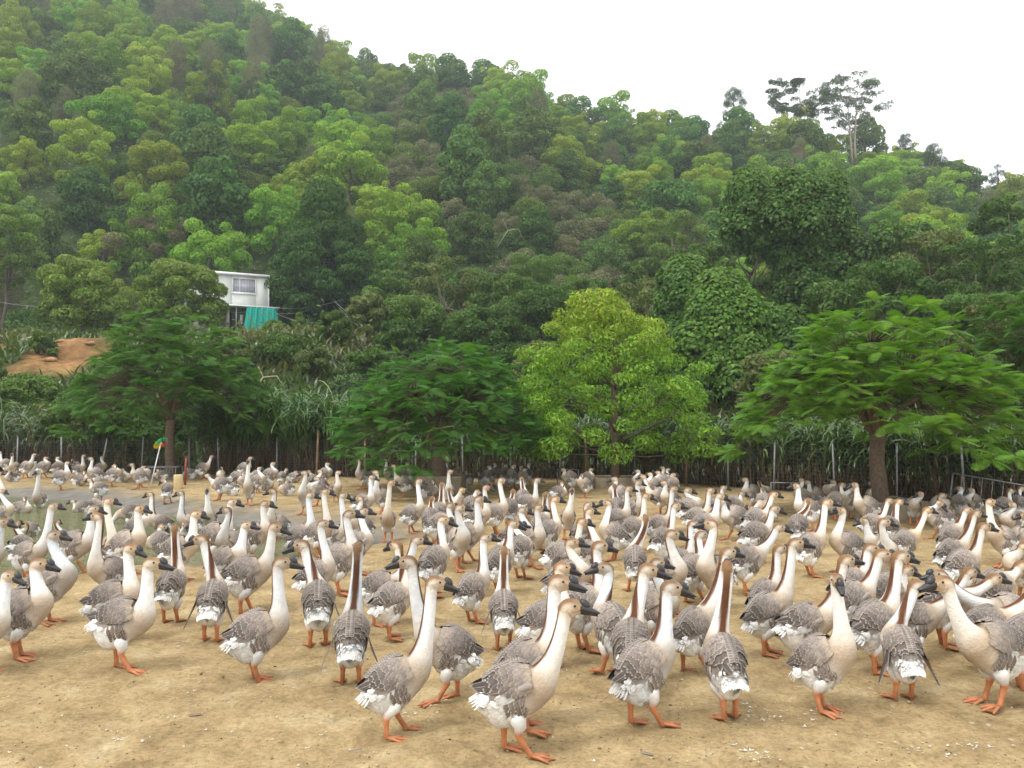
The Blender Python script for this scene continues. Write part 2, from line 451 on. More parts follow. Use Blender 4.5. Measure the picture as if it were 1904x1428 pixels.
def mudmask(x, y):
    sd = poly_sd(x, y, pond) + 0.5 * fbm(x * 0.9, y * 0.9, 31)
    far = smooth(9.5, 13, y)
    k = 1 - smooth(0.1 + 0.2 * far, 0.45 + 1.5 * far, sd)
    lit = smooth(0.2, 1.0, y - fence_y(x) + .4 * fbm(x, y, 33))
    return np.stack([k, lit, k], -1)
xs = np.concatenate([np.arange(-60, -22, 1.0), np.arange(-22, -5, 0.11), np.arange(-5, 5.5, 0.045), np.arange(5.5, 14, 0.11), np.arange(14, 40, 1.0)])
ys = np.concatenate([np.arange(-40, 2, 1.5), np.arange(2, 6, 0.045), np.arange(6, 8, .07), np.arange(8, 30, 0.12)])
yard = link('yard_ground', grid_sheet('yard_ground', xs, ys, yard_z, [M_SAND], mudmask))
tag(yard, 'bare tan sandy ground of the goose yard', kind='structure')

m, nt, out = new_mat('murky_pond_water')
p = N(nt, 'ShaderNodeBsdfPrincipled', Roughness=0.10); p.inputs['Specular IOR Level'].default_value = 0.42
f = noise(nt, 0.8, 3)
nt.links.new(ramp(nt, f, [(0.3, (0.098, 0.104, 0.036)), (0.7, (0.145, 0.145, 0.058))]), p.inputs['Base Color'])
tc = N(nt, 'ShaderNodeTexCoord'); mp = N(nt, 'ShaderNodeMapping'); mp.inputs['Scale'].default_value = (1, 1.5, 1)
nt.links.new(tc.outputs['Object'], mp.inputs[0])
r1 = noise(nt, 3.2, 3, vec=mp.outputs[0]); r2 = noise(nt, 11.0, 2, vec=mp.outputs[0])
ad = N(nt, 'ShaderNodeMath', operation='ADD'); nt.links.new(r1, ad.inputs[0]); nt.links.new(r2, ad.inputs[1])
bu = N(nt, 'ShaderNodeBump', Strength=0.55, Distance=0.05); nt.links.new(ad.outputs[0], bu.inputs['Height']); nt.links.new(bu.outputs[0], p.inputs['Normal'])
nt.links.new(p.outputs[0], out.inputs[0])
wx = np.arange(-34, -1.0, 0.4); wy = np.arange(6.5, 19, 0.4)
water = link('pond_water', grid_sheet('pond_water', wx, wy, lambda x, y: np.full(x.shape, WZ) , [m]))
tag(water, 'murky green water of the goose pond', kind='structure')
# ------------------------------------------------------------------ geese
def lerp(a, b, t): return np.asarray(a) * (1 - t) + np.asarray(b) * t
WHITE = np.array([0.73, 0.725, 0.70]); CREAM = np.array([0.66, 0.615, 0.55]); BEIGE = np.array([0.40, 0.322, 0.240])
GREYB = np.array([0.205, 0.165, 0.135]); STRIPE = np.array([0.105, 0.043, 0.022]); CROWN = np.array([0.19, 0.108, 0.056])
CHEEK = np.array([0.46, 0.335, 0.20]); ORANGE = np.array([0.45, 0.175, 0.075])

# trunk section by x in the trunk frame (origin at the body centre, x towards the chest)
TX = np.array([-0.300, -0.285, -0.255, -0.20, -0.13, -0.05, 0.03, 0.10, 0.15])
TW = np.array([0.014, 0.052, 0.090, 0.116, 0.130, 0.139, 0.138, 0.130, 0.120])
TU = np.array([0.010, 0.030, 0.056, 0.092, 0.122, 0.138, 0.138, 0.126, 0.114])
TD = np.array([0.020, 0.072, 0.130, 0.166, 0.174, 0.166, 0.152, 0.136, 0.122])
SX, SY, SZ = 0.70, 0.76, 0.96                       # the trunk is drawn long and slimmed to the birds in the photograph
def trunk_r(x): return np.interp(x, TX, TW), np.interp(x, TX, TU), np.interp(x, TX, TD)

def bez(p, t):
    t = t[:, None]; a, b, c, d = [np.asarray(q, float) for q in p]
    return a * (1 - t) ** 3 + 3 * b * t * (1 - t) ** 2 + 3 * c * t * t * (1 - t) + d * t ** 3

def rotz(v, a):
    c, s = math.cos(a), math.sin(a)
    return np.array([v[0] * c - v[1] * s, v[0] * s + v[1] * c, v[2]])

def goose_body(name, cz, pitch, head, yaw, hpitch, n=24, nn=26, seed=0):
    """one continuous skin: rump, trunk, neck, head.  head = head centre in the goose frame, yaw = where the face looks"""
    rng = np.random.default_rng(seed)
    ax = np.array([math.cos(pitch), 0, math.sin(pitch)]); up = np.array([-math.sin(pitch), 0, math.cos(pitch)])
    Cc = np.array([0, 0, cz])
    head = np.asarray(head, float)
    hd = rotz(np.array([math.cos(hpitch), 0, math.sin(hpitch)]), yaw)
    tx = np.concatenate([[-.30, -.294, -.28], np.linspace(-.26, .13, 14)])
    P = [Cc + ax * x * SX + up * (0.012 * smooth(-.12, -.30, x)) for x in tx]
    w, u_, d_ = trunk_r(tx); w, u_, d_ = w * SY, u_ * SZ, d_ * SZ
    W_, U_, D_ = list(w), list(u_), list(d_)
    zone = [('t', x) for x in tx]
    side = [np.array([0., 1, 0])] * len(tx)
    # neck
    p0 = P[-1]
    hb = head - hd * 0.040 - np.array([0, 0, 0.030])
    dv = hb - p0; L = np.linalg.norm(dv); e = np.clip(dv[2] / L, -1, 1)
    arr = np.array([0, 0, 1.0]) * max(e, 0) + hd * (1 - max(e, 0)) * 0.6 + dv / L * 0.35
    arr /= np.linalg.norm(arr)
    fw = 0.20 if e > 0.3 else 0.36
    t = np.linspace(0, 1, nn + 1)[1:]
    pts = bez([p0, p0 + ax * L * fw + np.array([0, 0, .02]), hb - arr * L * 0.40, hb], t)
    nr = np.interp(t, [0, .10, .22, .36, .50, .70, .88, 1.0], [.102, .096, .078, .060, .048, .040, .037, .038])
    nd = np.interp(t, [0, .10, .22, .36, .50, .70, .88, 1.0], [.112, .110, .091, .066, .050, .041, .038, .041])
    for k in range(nn):
        P.append(pts[k]); W_.append(nr[k] * .96); U_.append(nr[k]); D_.append(nd[k])
        zone.append(('n', t[k])); side.append(rotz(np.array([0., 1, 0]), yaw * float(smooth(.30, .95, t[k]))))
    th = np.linspace(0, 1, 14)[1:]
    hp = bez([hb, hb + arr * 0.034, head - hd * 0.006 + np.array([0, 0, .010]), head + hd * 0.078 - np.array([0, 0, .014])], th)
    hw = np.interp(th, [0, .25, .45, .65, .85, 1], [.038, .0400, .0395, .034, .027, .017])
    hu = np.interp(th, [0, .25, .45, .65, .85, 1], [.040, .042, .043, .040, .032, .020])
    hl = np.interp(th, [0, .25, .45, .65, .85, 1], [.044, .056, .063, .054, .038, .022])
    for k in range(len(th)):
        P.append(hp[k]); W_.append(hw[k]); U_.append(hu[k]); D_.append(hl[k]); zone.append(('h', th[k]))
        side.append(rotz(np.array([0., 1, 0]), yaw))
    P = np.array(P); m = len(P)
    T = np.gradient(P, axis=0); T /= np.linalg.norm(T, axis=1)[:, None]
    a = np.linspace(0, 2 * math.pi, n, endpoint=False)
    V = np.zeros((m, n, 3)); C = np.zeros((m, n, 3))
    dth = np.abs(np.where(a > math.pi, a - 2 * math.pi, a))           # 0 dorsal .. pi ventral
    deg = np.degrees(dth)
    ph = rng.uniform(0, 6)
    for k in range(m):
        s_ = side[k] - T[k] * (side[k] @ T[k]); s_ /= np.linalg.norm(s_) + 1e-9
        dn = np.cross(T[k], s_)
        ca, sa = np.cos(a), np.sin(a)
        rv = np.where(ca > 0, U_[k], D_[k])
        z, q = zone[k]
        fl = 1.0
        if z == 't':      # fluffy rump and belly
            fl = 1 + 0.035 * smooth(.05, -.2, q) * smooth(70, 120, deg) * np.sin(a * 7 + q * 55 + ph)
        V[k] = P[k] + (ca * rv * fl)[:, None] * dn + (sa * W_[k] * fl)[:, None] * s_
        if z == 't':
            bel = smooth(80, 112, deg)
            rear = float(smooth(.08, -.10, q))
            low = lerp(BEIGE * 1.05, WHITE, max(rear, 0.30))
            c = GREYB * (1 - bel)[:, None] + low * bel[:, None]
            rump = float(smooth(-.21, -.25, q))
            c = lerp(c, WHITE, rump)
            ch = float(smooth(.02, .13, q)); c = lerp(c, BEIGE, ch * 0.85)
        elif z == 'n':
            base = lerp(BEIGE, CREAM, float(smooth(.12, .42, q)))
            base = lerp(base, WHITE, float(smooth(.35, .62, q)))
            wdt = np.interp(q, [.15, .35, .6, .9, 1], [10, 27, 34, 40, 44])
            st = (1 - smooth(wdt * .82, wdt * 1.18, deg)) * float(smooth(.10, .26, q))
            sc = lerp(lerp(BEIGE * .7, STRIPE, float(smooth(.12, .30, q))), CROWN, float(smooth(.82, 1.0, q)))
            base = lerp(base, CHEEK * 1.1, 0.45 * float(smooth(.88, 1.0, q)))
            c = base * (1 - st)[:, None] + sc * st[:, None]
        else:
            cr = (1 - smooth(38, 78, deg)) * (1 - .5 * float(smooth(.5, .9, q)))
            base = lerp(lerp(CREAM, CHEEK, .45), CHEEK * .85, float(smooth(.35, .9, q)))
            chin = smooth(115, 150, deg)
            c = base * (1 - chin)[:, None] + lerp(CREAM, CHEEK, .4) * chin[:, None]
            c = c * (1 - cr)[:, None] + CROWN * cr[:, None]
        C[k] = c
    V = V.reshape(-1, 3); C = C.reshape(-1, 3)
    mud = rng.uniform(0, .55) * smooth(cz - .02, cz - .15, V[:, 2]) * smooth(-.1, .35, fbm(V[:, 0] * 14 + seed, V[:, 1] * 14 + V[:, 2] * 9, seed % 50))
    C = C * (1 - mud[:, None]) + np.array([.30, .235, .15]) * mud[:, None]
    C = C * (1 + rng.normal() * .05) * (1 + np.array([.03, 0, -.04]) * rng.normal())
    tris = [[0, i + 1, i] for i in range(1, n - 1)] + [[(m - 1) * n, (m - 1) * n + i, (m - 1) * n + i + 1] for i in range(1, n - 1)]
    return mesh_np(name, V, ring_quads(m, n)[:, ::-1], np.array(tris)[:, ::-1], C, [M_BODY])

# ---- feathers in the trunk frame
U5 = np.array([-1, -.70, 0, .70, 1.0]); V5 = np.array([0, .30, .62, .86, 1.0])
def feather(acc, base, tip, nrm, width, col, edge, lift=(0.0, .004, .008), bend=0.25, shaft=None):
    base, tip, nrm = [np.asarray(q, float) for q in (base, tip, nrm)]
    d = tip - base; L = np.linalg.norm(d); d = d / L
    nrm = nrm - d * (nrm @ d); nrm /= np.linalg.norm(nrm) + 1e-9
    ac = np.cross(nrm, d)
    prof = np.interp(V5, [0, .3, .62, .86, 1], [.55, .95, 1.0, .78, .30])
    lf = np.interp(V5, [0, .5, 1], lift)
    Vv, Cc = [], []
    for v, w, l in zip(V5, prof, lf):
        for u in U5:
            vv = v - (0.07 * u * u if v > .9 else 0)
            Vv.append(base + d * (L * vv) + ac * (u * w * width / 2) + nrm * (l - bend * width * u * u * .5))
            e = 1.0 if (abs(u) > .9 and v > .2) or v > .95 else 0.0
            c = lerp(col, edge, e)
            if e == 0 and abs(u) < .1: c = c * 0.80
            Cc.append(c)
    i, j = np.meshgrid(np.arange(4), np.arange(4), indexing='ij'); b = (i * 5 + j).ravel()
    acc.add(Vv, np.stack([b, b + 1, b + 6, b + 5], -1), None, np.array(Cc))

def shell(x, deg, sgn, k=1.05):
    w = np.interp(x, [-.36, -.30, -.22, -.12, 0, .08, .15, .2], [.030, .058, .100, .134, .146, .143, .128, .10])
    u = np.interp(x, [-.36, -.30, -.22, -.12, 0, .08, .15, .2], [.075, .082, .108, .135, .146, .138, .118, .09])
    d = np.interp(x, [-.30, -.22, -.12, 0, .15], [.09, .135, .158, .158, .125])
    a = math.radians(deg)
    z = (u if deg <= 90 else d) * math.cos(a)
    pnt = np.array([x, sgn * w * math.sin(a) * k, z * k])
    nrm = np.array([0.12, sgn * math.sin(a) / w, math.cos(a) / u]); nrm /= np.linalg.norm(nrm)
    return pnt, nrm

def wing_mesh(sgn, variant, seed):
    rng = np.random.default_rng(seed)
    acc = Acc()
    G = np.array([0.205, 0.172, 0.148]); EDGE = np.array([0.46, 0.415, 0.37]); DK = np.array([0.085, 0.070, 0.062])
    # under-shell so that no body shows between the feathers
    xs = np.linspace(.112, -.25, 14); dg = np.linspace(2, 76, 9)
    if variant == 'low': dg = np.linspace(2, 90, 9)
    Vs = np.array([[shell(x, g * (1 - .45 * float(smooth(-.05, -.25, x))), sgn, 1.015)[0] for g in dg] for x in xs]).reshape(-1, 3)
    i, j = np.meshgrid(np.arange(13), np.arange(8), indexing='ij'); b = (i * 9 + j).ravel()
    q = np.stack([b, b + 1, b + 10, b + 9], -1)
    acc.add(Vs, q if sgn < 0 else q[:, ::-1], None, G * .8)
    def row(x, degs, ln, wd, dd, col, edge, lift, jit=.006):
        for g in degs:
            x0 = x + rng.uniform(-jit, jit); g0 = g * .93 + rng.uniform(-2.2, 2.2); ln_ = ln * rng.uniform(.88, 1.14)
            bp, nb = shell(x0, g0, sgn)
            tp, ntp = shell(x0 - ln_, g0 + rng.uniform(-2.5, 2.5) + dd * (1 - abs(g0 - 50) / 120), sgn)
            v = rng.uniform(.84, 1.16)
            feather(acc, bp, tp, nb + ntp, wd, np.asarray(col) * v, np.asarray(edge) * rng.uniform(.85, 1.1), lift)
    # flank: barred feathers ahead of the thigh
    for k, x in enumerate((.035, -.005, -.045, -.085)):
        for g in np.linspace(92, 126 - 3 * k, 5):
            bp, nb = shell(x + rng.uniform(-.006, .006), g, sgn, 1.03)
            tp, ntp = shell(x - .035, g + 16, sgn, 1.04)
            feather(acc, bp, tp, nb + ntp, .034, G * rng.uniform(.8, 1.35), EDGE * 1.25, (0, .003, .007), .2)
    # primaries and secondaries first, coverts over them
    if variant != 'droop':
        for k, g in enumerate((80, 73, 66, 59, 52)):
            bp, nb = shell(-.08, g * .86, sgn, 1.03)
            tp = np.array([-.285 - .012 * k, sgn * (.060 - .008 * k), .060 + .010 * k])
            feather(acc, bp, tp, nb, .036, DK * rng.uniform(.8, 1.2), EDGE * .75, (0, .004, .006), .25)
    else:
        for k in range(6):
            bp, nb = shell(-.06, 70 + 3 * k, sgn, 1.05)
            tp = bp + np.array([-.17 - .015 * k, sgn * (.055 + .012 * k), -.075 - .014 * k])
            feather(acc, bp, tp, nb + np.array([.6, sgn * .3, .5]), .046, DK * rng.uniform(.8, 1.3), EDGE * .8, (.002, .006, .002), .2)
    row(-.095, np.linspace(12, 56, 7), .125, .040, 3, G * .45, EDGE, (.002, .007, .008))
    row(-.065, np.linspace(10, 66, 8), .110, .044, 4, G * .62, EDGE, (.004, .010, .012))
    if variant == 'white':     # a pale edge of secondaries under the coverts
        for g in (80, 86, 91):
            bp, nb = shell(-.02, g, sgn, 1.05); tp, _ = shell(-.17, g + 2, sgn, 1.05)
            feather(acc, bp, tp, nb, .030, WHITE * .8, WHITE * .95, (.004, .010, .010), .2)
    row(-.035, np.linspace(10, 75, 9), .085, .044, 5, G * .82, EDGE, (.006, .013, .015))
    row(.000, np.linspace(9, 80, 9), .075, .042, 6, G, EDGE * .95, (.007, .015, .017))
    row(.032, np.linspace(9, 86, 9), .064, .040, 6, G * 1.1, EDGE * .9, (.007, .015, .017))
    row(.062, np.linspace(10, 87, 9), .056, .038, 6, G * 1.2, EDGE * .85, (.006, .014, .016))
    row(.090, np.linspace(12, 86, 9), .050, .036, 6, G * 1.35, EDGE * .85, (.004, .011, .013))
    row(.142, np.linspace(14, 80, 8), .052, .036, 6, lerp(G * 1.5, BEIGE, .65), lerp(EDGE, BEIGE, .5), (-.003, .002, .006))
    row(.118, np.linspace(14, 84, 8), .050, .036, 6, lerp(G * 1.4, BEIGE, .35), EDGE * .95, (.001, .006, .009))
    for x in np.arange(-.17, .135, .020):      # feathers along the middle of the back
        U_ = ([-.25, -.22, -.12, 0, .08, .15, .2], [.105, .112, .138, .150, .142, .121, .09])
        y = sgn * .015
        feather(acc, (x, y, np.interp(x, *U_) * 1.05 + .004), (x - .055, y * 1.4, np.interp(x - .05, *U_) * 1.05 + .011), (0, y * 4, 1), .042, G * rng.uniform(.7, 1.1), EDGE, (0, .004, .006), .3)
    if variant in ('white', 'droop'):   # bulge of the folded wrist
        xs = np.linspace(.135, -.06, 9)
        pts = [shell(x, 76, sgn, 1.04)[0] for x in xs]
        acc.tube(pts, np.interp(np.linspace(0, 1, 9), [0, .15, .5, 1], [.006, .022, .020, .004]), 8, lerp(G * 1.25, EDGE, .25))
    return acc.mesh('wing', [M_FEATHER])

def tail_mesh(seed):
    rng = np.random.default_rng(seed); acc = Acc()
    for k in range(11):
        f = (k - 5) / 5
        bp = np.array([-.225, .060 * f, .058 - .020 * f * f])
        tp = np.array([-.375 + .030 * f * f + rng.uniform(-.006, .006), .092 * f, .030 - .045 * f * f])
        feather(acc, bp, tp, (0, 0, 1), .044, lerp(GREYB * 1.6, WHITE, .75) if abs(f) < .7 else WHITE * .95, WHITE, (0, .003, .004), .10)
    def skin(x, g):
        w, u, d = trunk_r(x); a = math.radians(g); r = d if abs(g) > 90 else u
        nrm = np.array([-.15, math.sin(a) / w, math.cos(a) / r]); nrm /= np.linalg.norm(nrm)
        return np.array([x, w * math.sin(a), r * math.cos(a)]), nrm
    for k in range(190):      # loose white feathers of rump, vent and belly
        x = rng.uniform(-.27, .05); g = rng.uniform(88, 178) * rng.choice([-1, 1])
        bp, nrm = skin(x, g); ln = rng.uniform(.04, .075)
        tp, n2 = skin(max(x - ln, -.298), g + rng.uniform(-9, 9)); tp = tp + n2 * rng.uniform(.002, .009) + np.array([min(0, x - ln + .298), 0, 0])
        c = lerp(WHITE, BEIGE, float(smooth(-.1, .06, x)) * .55) * rng.uniform(.90, 1.02)
        feather(acc, bp, tp, nrm + n2, rng.uniform(.020, .034), c, c * 1.02, (0, .002, .002), .10)
    for k in range(46):       # top of the rump
        x = rng.uniform(-.29, -.19); g = rng.uniform(-85, 85)
        w, u, d = trunk_r(x); a = math.radians(g)
        nrm = np.array([-.3, math.sin(a) / w, math.cos(a) / u]); nrm /= np.linalg.norm(nrm)
        bp = np.array([x, w * math.sin(a), u * math.cos(a)])
        tp = bp + np.array([-.055, bp[1] * .1, -.004])
        feather(acc, bp, tp, nrm, .030, WHITE * rng.uniform(.93, 1), WHITE, (0, .002, .002), .1)
    return acc.mesh('tail', [M_FEATHER])

def bill_mesh():
    acc = Acc()
    n = 12; a = np.linspace(0, 2 * math.pi, n, endpoint=False)
    st = [(.044, .029, .036, .034), (.062, .0285, .036, .031), (.082, .0255, .029, .025), (.104, .0215, .019, .019), (.124, .0185, .013, .015), (.140, .013, .008, .011), (.147, .004, .003, .004)]
    V = []
    for x, w, u, d in st:
        z0 = -.010 - .17 * (x - .048)
        V.append(np.stack([np.full(n, x), np.sin(a) * w, z0 + np.where(np.cos(a) > 0, np.cos(a) * u, np.cos(a) * d * .5)], -1))
    acc.add(np.concatenate(V), ring_quads(len(st), n)[:, ::-1], [[(len(st) - 1) * n, (len(st) - 1) * n + i + 1, (len(st) - 1) * n + i] for i in range(1, n - 1)][::-1], (.02, .02, .02))
    V = []                  # lower mandible
    for x, w, u, d in st[:-1]:
        z0 = -.019 - .20 * (x - .048)
        V.append(np.stack([np.full(n, x * .97), np.sin(a) * w * .8, z0 + np.cos(a) * d * .6], -1))
    acc.add(np.concatenate(V), ring_quads(len(st) - 1, n)[:, ::-1], None, (.03, .025, .022))
    V = []                  # forehead knob
    for f in np.linspace(-1, 1, 8):
        r = math.sqrt(max(0, 1 - f * f)) + .02
        V.append(np.stack([np.full(n, .066 + .031 * f), np.sin(a) * .0225 * r, .014 - .013 * f + np.cos(a) * .029 * r], -1))
    acc.add(np.concatenate(V), ring_quads(8, n)[:, ::-1], None, (.02, .02, .02))
    return acc.mesh('bill', [M_BILL])

def eye_mesh():
    acc = Acc(); n = 8; a = np.linspace(0, 2 * math.pi, n, endpoint=False); V = []
    for f in np.linspace(-1, 1, 6):
        r = math.sqrt(max(0, 1 - f * f)) + .01
        V.append(np.stack([np.sin(a) * .0075 * r, np.full(n, f * .0055), np.cos(a) * .0075 * r], -1))
    acc.add(np.concatenate(V), ring_quads(6, n)); return acc.mesh('eye', [M_EYE])

def leg_mesh(step, lift, seed):
    """feathered thigh, hock, shank and webbed foot; origin on the ground under the hip"""
    rng = np.random.default_rng(seed); acc = Acc()
    fx, fz = step, lift
    hock = np.array([-.030 + step * .55, 0, .125 + lift * .5]); ank = np.array([fx - .005, 0, .020 + fz])
    pts = [np.array([.01, 0, .25]), np.array([.0 + step * .2, 0, .20]), hock + np.array([.012, 0, .035]), hock, hock * .55 + ank * .45, ank, ank + np.array([.012, 0, -.010])]
    rad = [.030, .046, .034, .0205, .0155, .0165, .012]
    cols = [WHITE * .9, WHITE * .85, lerp(WHITE, GREYB, .35), ORANGE, ORANGE * .95, ORANGE * .9, ORANGE * .8]
    acc.tube(pts, rad, 10, np.array(cols))
    dirs = [math.radians(q) for q in (-27, 0, 27)]
    tips = []
    fp = -0.55 if lift > .02 else 0.0
    for q, L in zip(dirs, (.098, .118, .098)):
        tp = ank + np.array([math.cos(q) * L, math.sin(q) * L, -.016 - max(0, lift) * .35])
        md = ank * .5 + tp * .5 + np.array([0, 0, .004])
        acc.tube([ank, md, tp, tp + np.array([.012 * math.cos(q), .012 * math.sin(q), -.003])], [.0115, .0095, .0075, .002], 6, ORANGE * .85)
        tips.append(tp)
    for s_, q in ((0, 1), (1, 2)):      # webs
        a_, b_ = tips[s_], tips[q]
        mid = (a_ + b_) / 2 - np.array([.006, 0, 0])
        acc.add([ank, a_, mid, b_, ank + [0, 0, -.006], a_ - [0, 0, .004], mid - [0, 0, .004], b_ - [0, 0, .004]], [[0, 1, 2, 3], [4, 7, 6, 5]], None, ORANGE * .62)
    acc.tube([ank, ank + np.array([-.026, .004, -.012])], [.006, .002], 5, ORANGE * .7)
    return acc.mesh('leg', [M_SKIN])

WINGS = {(s, v): wing_mesh(s, v, 10 + k) for k, (s, v) in enumerate([(s, v) for v in ('neat', 'white', 'low', 'droop') for s in (1, -1)])}
TAILS = [tail_mesh(40), tail_mesh(41)]
BILL, EYE_M = bill_mesh(), eye_mesh()
LEGS = [leg_mesh(s, l, 60 + k) for k, (s, l) in enumerate([(0.0, 0), (.045, 0), (-.05, 0), (.09, 0), (-.085, .018), (.02, .0)])]

